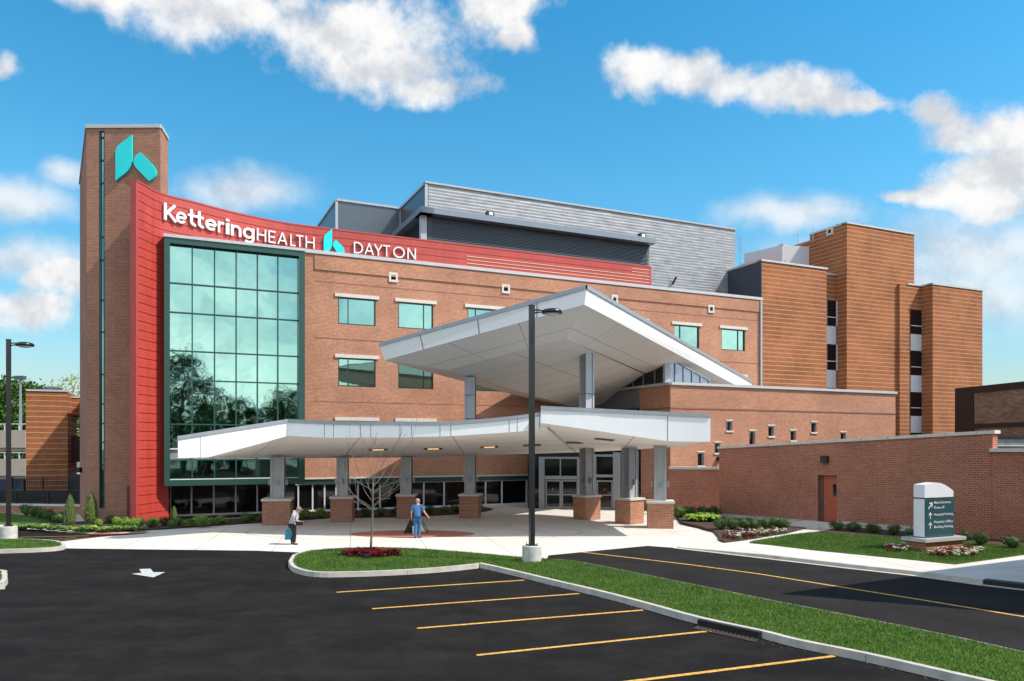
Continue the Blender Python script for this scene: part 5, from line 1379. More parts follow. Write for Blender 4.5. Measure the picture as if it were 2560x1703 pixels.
for x, y, w, h, kd_ in front:
    where = 'in front of the red wall foot' if x < 1480 else ('under the left corner of the teal window box' if x < 1800 else 'below the ground floor windows left of the first column')
    plant(kd_, E5(x, y), w / 3.683, h, LB[kd_] + ' ' + where, group=GL)
for x, y, w, h, kd_ in ((640 + 130 / 6.8, 0, 0, 0, ''),) and [(770, 1300, 21, 17, 'green'), (768, 1303, 30, 17, 'lime')][:0] + [(660, 1301.5, 24, 16, 'green'), (727, 1300, 14, 16, 'lime'), (764.5, 1297, 33, 23, 'lime'), (803, 1294, 28, 21, 'lime'), (883, 1291, 20, 17, 'dark'), (917, 1290, 25, 18, 'dark'), (953, 1289, 25, 18, 'green'), (990, 1287, 26, 17, 'dark'), (1074, 1284, 26, 17, 'dark'), (1111, 1283, 20, 16, 'green'), (1140, 1281, 26, 17, 'dark'), (1196, 1277, 20, 15, 'dark')]:
    seg = 'between the first and second columns' if x < 850 else ('between the second and third columns' if x < 1010 else 'between the third and fourth columns')
    plant(kd_, (x, y), w, h, LB[kd_] + ' ' + seg, group=GL)
rng = random.Random(3)
for i in range(34):      # low hosta ground cover in the left bed
    x = 130 + i * 36 + rng.uniform(-8, 8); y = 512 + min(30, (x - 130) * .06) + rng.uniform(-8, 6)
    if x > 1300: y -= (x - 1300) * .05
    plant('hostag' if i % 4 else 'hosta', E5(x, y), 15, 8 + rng.uniform(0, 4), 'low leafy hosta in the front edge of the left planting bed', 'hosta', 'hostas edging the left planting bed')
for i, (x, y) in enumerate(((415, 985), (487, 985), (565, 985), (625, 985), (712, 985), (805, 985))):
    plant('dark', C3(x, y), 32, 27, ('clipped dark green shrub in the row against the screen wall' if i < 5 else 'clipped dark green shrub in the row beside the door steps'), group='clipped shrubs left of the door steps', z=.13)
for x, y in ((1635, 1190), (1740, 1190), (1845, 1188), (1935, 1188)):
    plant('dark' if x > 1700 else 'green', B3(x, y), 30, 26, 'dark shrub before the short low brick wall' if x > 1700 else 'greener shrub right behind the front right column', group='shrubs before the short brick wall', z=.13)
for x, y in ((1745, 1222), (1795, 1228), (1850, 1226), (1905, 1222), (1940, 1228), (1880, 1205)):
    plant('hosta', B3(x, y), 24, 17, 'bright yellow-green hosta at the bend of the right planting bed', 'hosta', 'lime hostas in the right bed', z=.13)
for i, (x, y, w, h) in enumerate(((1165, 988, 30, 20), (1265, 996, 31, 22), (1390, 1006, 32, 22), (1517, 1020, 30, 23), (1640, 1032, 28, 24), (1985, 1056, 22, 24), (2080, 1085, 38, 30), (2285, 1105, 40, 30))):
    lab = ('dark shrub just right of the door steps', 'second dark shrub right of the door steps', 'third dark shrub right of the door steps', 'dark shrub midway between door steps and sign', 'dark shrub half hidden left of the sign', 'dark shrub just behind the right side of the sign', 'dark shrub right of the sign, before the wall corner', 'dark shrub at the foot of the lower wall by the picture edge')[i]
    plant('dark', C3(x, y), w, h, lab, group='dark shrubs along the screen wall', z=.15)
# flowers: small bedding plants as individual clumps
FLP = {}
def flower_proto(kind, k):
    if (kind, k) in FLP: return FLP[(kind, k)]
    rng = random.Random(50 + k); mb = MB(); leaf_cloud(mb, (0, 0, .07), (.1, .1, .07), 60, .06, rng); gsh = mb.build('foliage', 'leaf_green' if kind != 'red' else 'leaf_purple')
    mb = MB()
    for _ in range(16 if kind == 'red' else 11):
        x, y = rng.gauss(0, .065), rng.gauss(0, .065); z = .13 + rng.uniform(-.02, .06)
        for a in range(5):
            an = a * 1.2566 + rng.random(); d = Vector((math.cos(an), math.sin(an), .35)); s_ = Vector((-d.y, d.x, 0)) * .018
            c = Vector((x, y, z)); mb.face([c, c + d * .022 - s_, c + d * .042, c + d * .022 + s_])
    p = mb.build('blossom', 'petal_red' if kind == 'red' else 'petal_white'); FLP[(kind, k)] = (gsh.data, p.data)
    bpy.data.objects.remove(gsh); bpy.data.objects.remove(p); return FLP[(kind, k)]
def flowers(region, n, kinds, label, group, z, s=1.):
    rng = random.Random(n)
    xs = [p.x for p in region]; ys = [p.y for p in region]
    c = 0; tries = 0
    while c < n and tries < 4000:
        tries += 1; x, y = rng.uniform(min(xs), max(xs)), rng.uniform(min(ys), max(ys)); ins = False
        for i in range(len(region)):
            a, b = region[i], region[i - 1]
            if (a.y > y) != (b.y > y) and x < (b.x - a.x) * (y - a.y) / (b.y - a.y) + a.x: ins = not ins
        if not ins: continue
        kd_ = rng.choice(kinds); f, p = flower_proto(kd_, c % 3)
        t = thing('flower_plant', ('red' if kd_ == 'red' else 'cream white') + ' ' + label, 'flower', (x, y, z), ('red' if kd_ == 'red' else 'white') + ' ' + group); t.scale = (s, s, s * rng.uniform(.8, 1.2)); t.rotation_euler.z = rng.uniform(0, 6)
        for nm, d in (('foliage', f), ('blossom', p)):
            o = bpy.data.objects.new(nm, d); COL.objects.link(o); o.parent = t
        c += 1
flowers([Vector((fc.x + 1.08 * math.cos(k * .2618), fc.y + .64 * math.sin(k * .2618))) for k in range(24)], 85, ['red'], 'begonia packed in the oval bed round the bare tree', 'begonias round the bare tree', .12, 1.25)
flowers(g2(C3, [(415, 1050), (450, 1058), (620, 1040), (830, 1005), (840, 992), (600, 1005), (420, 1015)], .15), 55, ['red', 'white', 'white'], 'bedding flower in front of the clipped shrub row', 'bedding flowers before the clipped shrubs', .14, 1.1)
flowers(g2(C3, [(1450, 1110), (1480, 1125), (1620, 1132), (1622, 1100), (1500, 1090)], .15), 26, ['red', 'white', 'white'], 'bedding flower in the patch left of the sign base', 'bedding flowers left of the sign base', .14)
flowers(g2(C3, [(1735, 1150), (1850, 1168), (1990, 1165), (2105, 1140), (2090, 1118), (1940, 1118), (1800, 1128)], .15), 55, ['red', 'white', 'white'], 'bedding flower in the patch right of the sign base', 'bedding flowers right of the sign base', .14)

# bare young tree
def bare_tree():
    b = G(E3(440, 1332), .12); t = thing('bare_tree', 'leafless young tree in the red flower bed before the canopy', 'tree', (b.x, b.y, .1))
    rng = random.Random(12)
    q = lambda x, y, dy=0.: P(E3(x, y), b.y + dy)
    mb = MB(); tr = [q(440, 1335), q(446, 1200), q(456, 1020), q(462, 870), q(464, 740), q(466, 600)]
    mb.tube(tr, [.055, .045, .04, .034, .028, .02], 8); mb.build('trunk', mat('bark_young', (.15, .115, .09), .85, var=.3, vs=25), t, smooth=True)
    mb = MB()
    def br(pts, r, depth=0):
        pts = smooth_line([Vector(p) for p in pts], 4); n = len(pts)
        rads = [max(.0045, r * (1 - i / n) ** .8) for i in range(n)]
        mb.tube(pts, rads, 5, cap=False)
        if depth < 2:
            for _ in range(3 if depth == 0 else 1):
                i = rng.randint(n // 4, n - 2); d = (pts[i + 1] - pts[i]).normalized(); L = (pts[-1] - pts[0]).length * rng.uniform(.25, .5)
                v = (d + Vector((rng.uniform(-.6, .6), rng.uniform(-.6, .6), rng.uniform(.1, .6)))).normalized()
                p = pts[i]; br([p, p + v * L * .5 + Vector((0, 0, .03)), p + v * L + Vector((rng.uniform(-.04, .04), 0, .1))], rads[i] * .6, depth + 1)
    for pts, dy in (([(450, 880), (330, 800), (240, 700), (170, 560), (145, 370)], -.3), ([(455, 860), (300, 760), (180, 640), (75, 530)], .2), ([(450, 890), (380, 830), (290, 815), (215, 740), (120, 640)], .5),
                    ([(460, 800), (380, 690), (320, 520), (270, 340), (195, 145)], -.5), ([(462, 760), (400, 600), (350, 480), (300, 400)], .6), ([(466, 600), (440, 500), (420, 380), (370, 170)], -.2), ([(466, 610), (460, 450), (440, 330), (460, 240)], .3),
                    ([(466, 600), (500, 450), (520, 330), (570, 200)], .2), ([(466, 620), (560, 420), (650, 300), (720, 160)], -.3), ([(465, 700), (600, 600), (690, 440), (760, 380), (900, 190)], .4),
                    ([(464, 720), (580, 640), (700, 600), (800, 540), (850, 480)], -.4), ([(470, 780), (600, 720), (720, 640), (820, 520), (870, 440)], .1), ([(462, 850), (560, 760), (640, 730), (760, 650)], -.6), ([(462, 870), (540, 790), (600, 770), (640, 770)], .6),
                    ([(464, 690), (380, 640), (300, 600), (250, 560)], -.5), ([(465, 650), (540, 560), (590, 470), (640, 370)], .7)):
        br([q(x, y, dy * i / len(pts)) for i, (x, y) in enumerate(pts)], .014)
    mb.build('branches', 'bark_pale', t)
    mb = MB(); c = G(E3(405, 1400), .12); mb.box((c.x, c.y, .22), (.2, .2, .2)); mb.build('irrigation_box', 'black_iron', t)
bare_tree()

# leafy trees: trunk, limbs, crown of leaf clumps
def crown_tree(x, y, h, w, label, leaf='leaf_tree', seed=1, z0=0., dens=1.5, ls=.35, group=None, name='leafy_tree'):
    rng = random.Random(seed); t = thing(name, label, 'tree', (x, y, z0), group)
    mb = MB(); top = h * .75
    mb.tube([(x, y, z0), (x + .1, y, z0 + h * .3), (x - .1, y, z0 + top)], [w * .05, w * .035, w * .012], 8)
    for k in range(7):
        a = k * 2.4; z = z0 + h * (.25 + .07 * k); r = w * .36; mb.tube([(x, y, z), (x + math.cos(a) * r * .6, y + math.sin(a) * r * .6, z + h * .1), (x + math.cos(a) * r, y + math.sin(a) * r, z + h * .18)], [w * .018, w * .012, w * .005], 5)
    mb.build('trunk', 'bark', t)
    mb = MB()
    for k in range(int(26 * dens)):
        hz_ = rng.uniform(.22, .97); rad = w * .5 * math.sin(math.pi * min(.97, (hz_ - .12) / .9)) ** .7; a = rng.uniform(0, 6.283); q = rng.random() ** .5
        c = (x + math.cos(a) * rad * q * .85, y + math.sin(a) * rad * q * .85, z0 + h * hz_); r = w * rng.uniform(.09, .17)
        for _ in range(int(120 * dens)):
            d = Vector((rng.gauss(0, 1), rng.gauss(0, 1), rng.gauss(0, .8))) * r * .6; p = Vector(c) + d
            n_ = Vector((rng.gauss(0, 1), rng.gauss(0, 1), rng.gauss(0, 1) + .5)).normalized(); s_ = n_.orthogonal().normalized(); b_ = n_.cross(s_); q_ = ls * rng.uniform(.5, 1.2)
            mb.face([p - s_ * q_ * .5, p - b_ * q_ * .35, p + s_ * q_ * .5, p + b_ * q_ * .35])
    mb.build('crown', leaf, t); return t
for i, (x, y, h, w) in enumerate(((14, -24, 17.5, 11), (20, -30, 15, 9), (26.5, -33, 11.5, 3.6), (31, -35, 11.0, 2.6), (38, -36, 15, 12), (46, -34, 16.5, 12), (56, -32, 18, 13), (2, -26, 14, 12), (18, -38, 13, 12), (28, -44, 12, 12), (35, -46, 13, 13), (10, -36, 13, 12), (44, -48, 14, 13), (24, -36, 8, 9), (31, -40, 8.5, 9), (52, -50, 16, 14), (62, -42, 17, 14), (-6, -30, 13, 12))):
    crown_tree(x, y, h, w, 'leafy tree behind the viewer, seen only as a reflection in the window wall', 'leaf_tree', 20 + i, group='trees across the street reflected in the glass')
for i, (px, Y, h, w) in enumerate(((-80, 96, 12.4, 11), (10, 92, 12.2, 10), (55, 100, 12.4, 9), (100, 105, 12.0, 11), (150, 104, 11.0, 10))):
    crown_tree((px * .9 / 1. - CX) / F * Y, Y, h, w, 'green tree crown behind the parking garage', 'leaf_tree', 60 + i, group='trees behind the parking garage', ls=.5)
crown_tree((172 - CX) / F * 84, 84, 13.5, 7, 'pale spring tree above the garage bridge roof', 'leaf_pale', 77, dens=.75, ls=.3)

# small grit and leaf litter along the kerb
mb = MB(); rng = random.Random(9); pts_ = ISL[0]
front_pts = [p for p in pts_ if HZ + F * CH / p.y > 1330 and 12 < p.y and p.x > -9]
for _ in range(420):
    i = rng.randrange(len(front_pts) - 1); a, b = front_pts[i], front_pts[i + 1]
    if (b - a).length > 6: continue
    n_ = (b - a).normalized(); n_ = Vector((n_.y, -n_.x)); p = a.lerp(b, rng.random()) + n_ * (abs(rng.gauss(0, .16)) + .02); s_ = rng.uniform(.008, .028); an = rng.uniform(0, 6.3)
    q = [Vector((p.x + s_ * math.cos(an + k * 1.57) * (1 if k % 2 else .6), p.y + s_ * math.sin(an + k * 1.57) * (1 if k % 2 else .6), .006 + rng.uniform(0, .012))) for k in range(4)]
    mb.face(q)
tag(mb.build('leaf_litter', mat('litter', (.16, .12, .08), .9, var=.5, vs=40)), 'scattered grit and dry leaf bits along the lot kerb', 'litter', kind='stuff')
# grass blades
import numpy as np
def blades():
    rs = np.random.RandomState(4); V = []; 
    def inside(poly, x, y):
        c = np.zeros(len(x), bool); n = len(poly)
        for i in range(n):
            x1, y1 = poly[i]; x2, y2 = poly[i - 1]
            k = ((y1 > y) != (y2 > y)) & (x < (x2 - x1) * (y - y1) / (y2 - y1 + 1e-9) + x1); c ^= k
        return c
    for poly, z in BLADES:
        poly = [(p[0], p[1]) for p in poly]; xs = [p[0] for p in poly]; ys = [p[1] for p in poly]
        x0, x1, y0, y1 = max(min(xs), -26), min(max(xs), 27), max(min(ys), 11.), max(ys)
        if y1 < 11: continue
        n = int((x1 - x0) * (y1 - y0) * 900)
        x = rs.uniform(x0, x1, n); y = rs.uniform(y0, y1, n)
        k = inside(poly, x, y); d2 = ((x - fc.x) / 1.1) ** 2 + ((y - fc.y) / .66) ** 2; k &= d2 > 1; k &= np.abs(x / np.maximum(y, 1)) < .72
        x, y = x[k], y[k]; n = len(x)
        a = rs.uniform(0, 6.283, n); w = rs.uniform(.006, .014, n); h = rs.uniform(.035, .085, n); lx, ly = rs.normal(0, .025, n), rs.normal(0, .025, n)
        p = np.stack([np.stack([x - w * np.cos(a), y - w * np.sin(a), np.full(n, z)], 1), np.stack([x + w * np.cos(a), y + w * np.sin(a), np.full(n, z)], 1), np.stack([x + lx, y + ly, z + h], 1)], 1)
        V.append(p.reshape(-1, 3))
    V = np.concatenate(V); n = len(V) // 3
    me = bpy.data.meshes.new('grass'); me.vertices.add(len(V)); me.vertices.foreach_set('co', V.ravel())
    me.loops.add(n * 3); me.loops.foreach_set('vertex_index', np.arange(n * 3)); me.polygons.add(n); me.polygons.foreach_set('loop_start', np.arange(0, n * 3, 3))
    me.update(calc_edges=True); me.materials.append(MATS['grass_blade']); o = bpy.data.objects.new('grass', me); COL.objects.link(o)
    tag(o, 'short mown green grass of the strip, islands and lawn', 'grass', kind='stuff'); print('blades', n)
blades()

# ================================================================= PEOPLE
def skin_mesh(nodes, edges, name, m, parent, root=None, sub=2):
    names = list(nodes); idx = {k: i for i, k in enumerate(names)}
    me = bpy.data.meshes.new(name); me.from_pydata([nodes[k][0] for k in names], [(idx[a], idx[b]) for a, b in edges], [])
    o = bpy.data.objects.new(name, me); COL.objects.link(o)
    sk = o.modifiers.new('skin', 'SKIN'); sk.use_smooth_shade = True
    sv = me.skin_vertices[0].data if me.skin_vertices else None
    if sv is None: me.attributes.new; 
    for i, k in enumerate(names):
        r = nodes[k][1]; sv[i].radius = r if hasattr(r, '__len__') else (r, r); sv[i].use_root = (k == root) or (root is None and i == 0)
    ss = o.modifiers.new('sub', 'SUBSURF'); ss.levels = sub; ss.render_levels = sub
    nm = bpy.data.meshes.new_from_object(o.evaluated_get(bpy.context.evaluated_depsgraph_get()))
    bpy.data.objects.remove(o); nm.name = name; nm.materials.clear(); nm.materials.append(MATS[m]); nm.polygons.foreach_set('use_smooth', [True] * len(nm.polygons))
    ob = bpy.data.objects.new(name, nm); COL.objects.link(ob); ob.parent = parent; return ob
def add_skin_data(me):
    bm = bmesh.new(); bm.from_mesh(me); bm.verts.layers.skin.verify(); bm.to_mesh(me); bm.free()
_old = skin_mesh
def skin_mesh(nodes, edges, name, m, parent, root=None, sub=2):
    names = list(nodes); idx = {k: i for i, k in enumerate(names)}
    me = bpy.data.meshes.new(name); me.from_pydata([nodes[k][0] for k in names], [(idx[a], idx[b]) for a, b in edges], []); add_skin_data(me)
    o = bpy.data.objects.new(name, me); COL.objects.link(o); o.modifiers.new('skin', 'SKIN').use_smooth_shade = True
    sv = me.skin_vertices[0].data
    for i, k in enumerate(names):
        r = nodes[k][1]; sv[i].radius = r if hasattr(r, '__len__') else (r, r); sv[i].use_root = (k == root) or (root is None and i == 0)
    ss = o.modifiers.new('sub', 'SUBSURF'); ss.levels = sub
    nm = bpy.data.meshes.new_from_object(o.evaluated_get(bpy.context.evaluated_depsgraph_get()))
    bpy.data.objects.remove(o); nm.name = name; nm.materials.clear(); nm.materials.append(MATS[m])
    for p in nm.polygons: p.use_smooth = True
    ob = bpy.data.objects.new(name, nm); COL.objects.link(ob); ob.parent = parent; return ob
def person(loc, rz, label, J, cloth, scale=1.):
    """J: joints in the person's frame, facing +X; y to the left"""
    t = thing('person', label, 'person', loc); t.rotation_euler.z = rz; t.scale = (scale,) * 3
    V = lambda k: Vector(J[k])
    nodes = {'pelvis': (V('pelvis'), (.09, .11)), 'belly': (V('pelvis').lerp(V('chest'), .45), (.11, .125)), 'chest': (V('chest'), (.10, .14)), 'neckb': (V('neck'), .06), 'head0': (V('head') - (V('head') - V('neck')).normalized() * .07, (.07, .065)),
             'head': (V('head'), (.095, .08)), 'headt': (V('head') + Vector((0, 0, .085)), (.07, .065))}
    edges = [('pelvis', 'belly'), ('belly', 'chest'), ('chest', 'neckb'), ('neckb', 'head0'), ('head0', 'head'), ('head', 'headt')]
    for s in 'lr':
        nodes['sh' + s] = (V('sh' + s), .05); nodes['el' + s] = (V('el' + s), .045); nodes['wr' + s] = (V('wr' + s), .028)
        h = (V('wr' + s) - V('el' + s)).normalized(); nodes['pa' + s] = (V('wr' + s) + h * .07, (.034, .022))
        edges += [('chest', 'sh' + s), ('sh' + s, 'el' + s), ('el' + s, 'wr' + s), ('wr' + s, 'pa' + s)]
        sd_ = h.orthogonal().normalized(); 
        if abs(sd_.z) > .5: sd_ = h.cross(sd_).normalized()
        fw = Vector((1, 0, 0)); fw = (fw - h * fw.dot(h)).normalized(); curl = h.cross(fw)
        for q in range(4):
            o_ = fw * (.027 - .018 * q); L = (.062, .07, .066, .052)[q]
            nodes[f'f{q}{s}'] = (V('wr' + s) + h * .105 + o_, .0088); nodes[f'g{q}{s}'] = (V('wr' + s) + h * (.105 + L * .6) + o_ * 1.1 + curl * .012 * (1 if s == 'l' else -1), .008); nodes[f'e{q}{s}'] = (V('wr' + s) + h * (.105 + L) + o_ * 1.1 + curl * .035 * (1 if s == 'l' else -1), .007)
            edges += [('pa' + s, f'f{q}{s}'), (f'f{q}{s}', f'g{q}{s}'), (f'g{q}{s}', f'e{q}{s}')]
        nodes['th' + s] = (V('wr' + s) + h * .05 + fw * .045, .010); nodes['ti' + s] = (V('wr' + s) + h * .09 + fw * .062, .009); edges += [('pa' + s, 'th' + s), ('th' + s, 'ti' + s)]
        nodes['hp' + s] = (V('hp' + s), .075); nodes['kn' + s] = (V('kn' + s), .06); nodes['an' + s] = (V('an' + s), .032); nodes['to' + s] = (V('an' + s).lerp(V('to' + s), .8), (.018, .018))
        edges += [('pelvis', 'hp' + s), ('hp' + s, 'kn' + s), ('kn' + s, 'an' + s), ('an' + s, 'to' + s)]
    skin_mesh(nodes, edges, 'body', 'skin', t, 'pelvis')
    # face
    hd = V('head'); f = Vector(J.get('look', (1, 0, 0))).normalized(); sd_ = Vector((-f.y, f.x, 0))
    mb = MB(); mb.lathe(hd + f * .098 + Vector((0, 0, -.015)), [(.006, .03), (.016, .0), (.008, -.012)], 8); ob = mb.build('nose', 'skin'); ob.parent = t
    mb = MB()
    for s in (-1, 1): mb.lathe(hd + f * .08 + sd_ * s * .032 + Vector((0, 0, .012)), [(.004, -.01), (.012, 0), (.004, .01)], 8)
    mb.box(hd + f * .088 + Vector((0, 0, -.06)), (.03, .045, .008), math.atan2(f.y, f.x)); ob = mb.build('face_features', 'shoe'); ob.parent = t
    mb = MB()
    for s in (-1, 1): mb.lathe(hd + sd_ * s * .083 + Vector((-.005, 0, -.035)), [(.01, 0), (.022, .02), (.024, .045), (.01, .065)], 8, 1, .5)
    ob = mb.build('ear', 'skin'); ob.parent = t
    # hair shell
    mb = MB(); c = hd - f * .012 + Vector((0, 0, .012))
    prof = [(.09, -.055), (.105, -.01), (.107, .045), (.09, .09), (.055, .118), (.01, .128)]
    mb.lathe(c - f * .008, prof, 16, 1, .92); ob = mb.build('hair' if not cloth.get('cap') else 'cap', cloth['hair'], smooth=True); ob.parent = t
    if cloth.get('cap'):
        mb = MB(); mb.lathe(hd + f * .11 + Vector((0, 0, .045)), [(.075, 0), (.078, .012), (.02, .02)], 14); ob = mb.build('cap_brim', cloth['hair'], smooth=True); ob.parent = t
    # shirt
    n2 = {'pelvis': (V('pelvis') + Vector((0, 0, -.07)), (.165, .18)), 'waist': (V('pelvis') + Vector((0, 0, .06)), (.165, .18)), 'belly': (V('pelvis').lerp(V('chest'), .45), (.16, .18)), 'chest': (V('chest'), (.15, .20)), 'nk': (V('chest').lerp(V('neck'), .8), (.10, .10))}
    e2 = [('pelvis', 'waist'), ('waist', 'belly'), ('belly', 'chest'), ('chest', 'nk')]
    for s in 'lr': n2['sh' + s] = (V('sh' + s), .088); n2['um' + s] = (V('sh' + s).lerp(V('el' + s), .4), .088); n2['ub' + s] = (V('sh' + s).lerp(V('el' + s), .85), .08); e2 += [('chest', 'sh' + s), ('sh' + s, 'um' + s), ('um' + s, 'ub' + s)]
    skin_mesh(n2, e2, 'shirt', cloth['shirt'], t, 'chest')
    n3 = {'pelvis': (V('pelvis') + Vector((0, 0, .05)), (.155, .17))}; e3 = []
    for s in 'lr':
        n3['hp' + s] = (V('hp' + s), .115); n3['kn' + s] = (V('kn' + s), .083); n3['an' + s] = (V('an' + s) + Vector((0, 0, -.01)), .075); e3 += [('pelvis', 'hp' + s), ('hp' + s, 'kn' + s), ('kn' + s, 'an' + s)]
    skin_mesh(n3, e3, 'trousers', cloth['legs'], t, 'pelvis')
    for s in 'lr':
        a, b = V('an' + s), V('to' + s); d = (b - a); d.z = 0; d.normalize()
        n4 = {'h': (Vector((a.x, a.y, a.z - .045)) - d * .04, (.05, .05)), 'm': (Vector((a.x, a.y, a.z - .05)) + d * .07, (.052, .045)), 't': (Vector((b.x, b.y, b.z)) + d * .04, (.045, .035))}
        skin_mesh(n4, [('h', 'm'), ('m', 't')], 'shoe', 'shoe', t, 'm')
    if cloth.get('belt'):
        mb = MB(); mb.lathe(V('pelvis') + Vector((0, 0, -.01)), [(.182, 0), (.186, .02), (.182, .04)], 20, .98, 1.06); ob = mb.build('belt', 'shoe'); ob.parent = t
    return t
def shirt_striped():
    m, nt, b = newmat('shirt_grey'); g = coord(nt, 'Object'); s = nt.nodes.new('ShaderNodeSeparateXYZ'); lk(nt, g, s.inputs[0])
    k = mathn(nt, 'LESS_THAN', mathn(nt, 'FRACT', mathn(nt, 'MULTIPLY', s.outputs[1], 14)), .35)
    lk(nt, mix(nt, k, (.42, .43, .46), (.20, .26, .29)), b.inputs['Base Color']); b.inputs['Roughness'].default_value = .85; MATS['shirt_grey'] = m
shirt_striped()
# first man: stooped, walking right, teal bag in the far hand
J1 = dict(pelvis=(0, 0, .86), chest=(.10, 0, 1.24), neck=(.19, 0, 1.40), head=(.285, 0, 1.49), look=(.93, -.05, -.35), shl=(.10, .18, 1.32), shr=(.11, -.18, 1.32), ell=(.00, .25, 1.05), elr=(.16, -.25, 1.04), wrl=(-.12, .24, .82), wrr=(.38, -.14, 1.0),
          hpl=(0, .09, .82), hpr=(0, -.09, .82), knl=(.04, .10, .46), knr=(.13, -.10, .47), anl=(-.10, .10, .09), anr=(.09, -.10, .08), tol=(.03, .12, .03), tor=(.24, -.11, .03))
g = G((732, 1362)); m1 = person((g.x, g.y, .012), R(-6), 'stooped man in grey cap, striped grey shirt and black trousers walking right', J1, dict(hair='cap_grey', cap=1, shirt='shirt_grey', legs='trousers'), 1.0)
J2 = dict(pelvis=(0, 0, .95), chest=(.02, 0, 1.36), neck=(.03, 0, 1.53), head=(.05, 0, 1.645), look=(.9, -.35, -.05), shl=(.02, .20, 1.45), shr=(.02, -.20, 1.45), ell=(-.05, .27, 1.18), elr=(.02, -.30, 1.19), wrl=(.0, .28, .93), wrr=(.20, -.40, .99),
          hpl=(0, .09, .90), hpr=(0, -.09, .90), knl=(-.02, .09, .50), knr=(.10, -.06, .50), anl=(-.08, .08, .09), anr=(.06, -.03, .08), tol=(.04, .10, .03), tor=(.18, -.10, .03))
g = G((1044, 1346)); m2 = person((g.x, g.y, .016), R(78), 'grey-haired man in blue shirt and jeans walking away, seen from behind', J2, dict(hair='hair_grey', shirt='shirt_blue', legs='jeans', belt=1), 1.02)
# bag and pouch
h = m1.matrix_basis @ Vector((-.17, .24, .74)); BG = thing('shopping_bag', 'teal shopping bag hanging from the stooped man\'s hand', 'bag', (h.x, h.y, .3))
mb = MB(); a = h + Vector((-.08, -.02, -.12)); w0_, w1_ = .15, .19
mb.hexa([(a.x - w1_, a.y - .06, a.z - .44), (a.x + w1_, a.y - .06, a.z - .44), (a.x + w1_, a.y + .06, a.z - .44), (a.x - w1_, a.y + .06, a.z - .44), (a.x - w0_, a.y - .02, a.z), (a.x + w0_, a.y - .02, a.z), (a.x + w0_, a.y + .02, a.z), (a.x - w0_, a.y + .02, a.z)])
mb.build('bag_body', 'bag_teal', BG, bevel=.01)
mb = MB(); mb.tube([a + Vector((-.08, 0, 0)), a + Vector((-.02, 0, .12)), a + Vector((.08, 0, .14)), a + Vector((.10, 0, .0))], .009, 6); mb.build('handle', 'bag_teal', BG)
h = m1.matrix_basis @ Vector((.40, -.17, .96)); PO = thing('black_pouch', 'black pouch held against the stooped man\'s waist', 'pouch', h)
mb = MB(); mb.box(h + Vector((-.03, -.05, -.03)), (.30, .10, .16), R(-8)); mb.build('pouch_body', 'trousers', PO, bevel=.03)
mb = MB(); mb.tube([h + Vector((-.14, -.06, .04)), h + Vector((-.2, -.08, .2)), h + Vector((-.18, -.03, .3))], .012, 6); mb.build('strap', 'trousers', PO)
# folding board and white bucket
fg = G(E2(590, 1262)); FB = thing('sandwich_board', 'dark folding A-frame board behind the man in blue', 'sign board', (fg.x, fg.y, 0))
pA, pB = P(E2(235, 1262), fg.y), P(E2(930, 1245), fg.y + .3); pt_ = P(E2(560, 470), fg.y + .15)
pA.z = .016; pB.z = .016; pt_.z = 1.12
dn = Vector((.02, .5, 0))
mb = MB()
mb.face([pA, pA + dn, pt_ + dn, pt_]); mb.face([pA + Vector((.03, 0, 0)), pt_ + Vector((.03, 0, 0)), pt_ + dn + Vector((.03, 0, 0)), pA + dn + Vector((.03, 0, 0))])
for (u, w) in ((pA, pt_), (pA + dn, pt_ + dn), (pB, pt_), (pB + dn, pt_ + dn)): mb.tube([u, w], .022, 6)
mb.build('frame', 'black_iron', FB)
mb = MB(); a_, b_, c_ = pA.lerp(pt_, .04), pA.lerp(pt_, .96), (pA + Vector((.95, .1, 0))); q_ = [a_, P(E2(600, 1245), fg.y + .05), P(E2(600, 480), fg.y + .1), b_]
q_ = [Vector((v.x, v.y, max(v.z, .05))) for v in q_]
mb.face(q_); mb.face([v + Vector((0, .02, 0)) for v in q_][::-1]); mb.build('dark_panel', 'interior', FB)
mb = MB(); q_ = [pB.lerp(pt_, .05) - Vector((.62, .02, 0)), pB.lerp(pt_, .05) - Vector((.03, .02, 0)), pB.lerp(pt_, .62) - Vector((.02, .02, 0)), pB.lerp(pt_, .62) - Vector((.2, .02, 0))]
mb.face(q_); mb.face([v + Vector((0, .02, 0)) for v in q_][::-1]); mb.build('cream_panel', 'cream', FB)
bk_ = G(E2(560, 1268)); BK = thing('white_bucket', 'tall white bucket standing by the folding board', 'bucket', (bk_.x, bk_.y, .016))
mb = MB(); mb.lathe((bk_.x, bk_.y, .016), [(.10, 0), (.115, .32), (.122, .33), (.122, .36), (.10, .36)], 20); mb.build('bucket_body', 'sign_white', BK, smooth=False)
mb = MB(); mb.tube([(bk_.x - .12, bk_.y - .02, .34), (bk_.x - .06, bk_.y - .1, .28), (bk_.x + .06, bk_.y - .1, .28), (bk_.x + .12, bk_.y - .02, .34)], .006, 5); mb.build('handle', 'grey_edge', BK)

# ---------------------------------------------------------------- building across the street (out of frame at right) whose shade crosses the drive
OB = thing('brick_building', 'plain brick building beside the drive, casting its shade on it', 'building', (30, 20, 0))
mb = MB(); mb.prism([(15.5, 19.95), (25, 15.2), (42, 20), (29.0, 27.3)], 0, 9.3); mb.build('brick_wall', 'wall_brick', OB)
mb = MB(); mb.prism([(15.4, 19.95), (25, 15.1), (42.1, 20), (29.0, 27.4)], 9.3, 9.5); mb.build('coping', 'stone', OB)

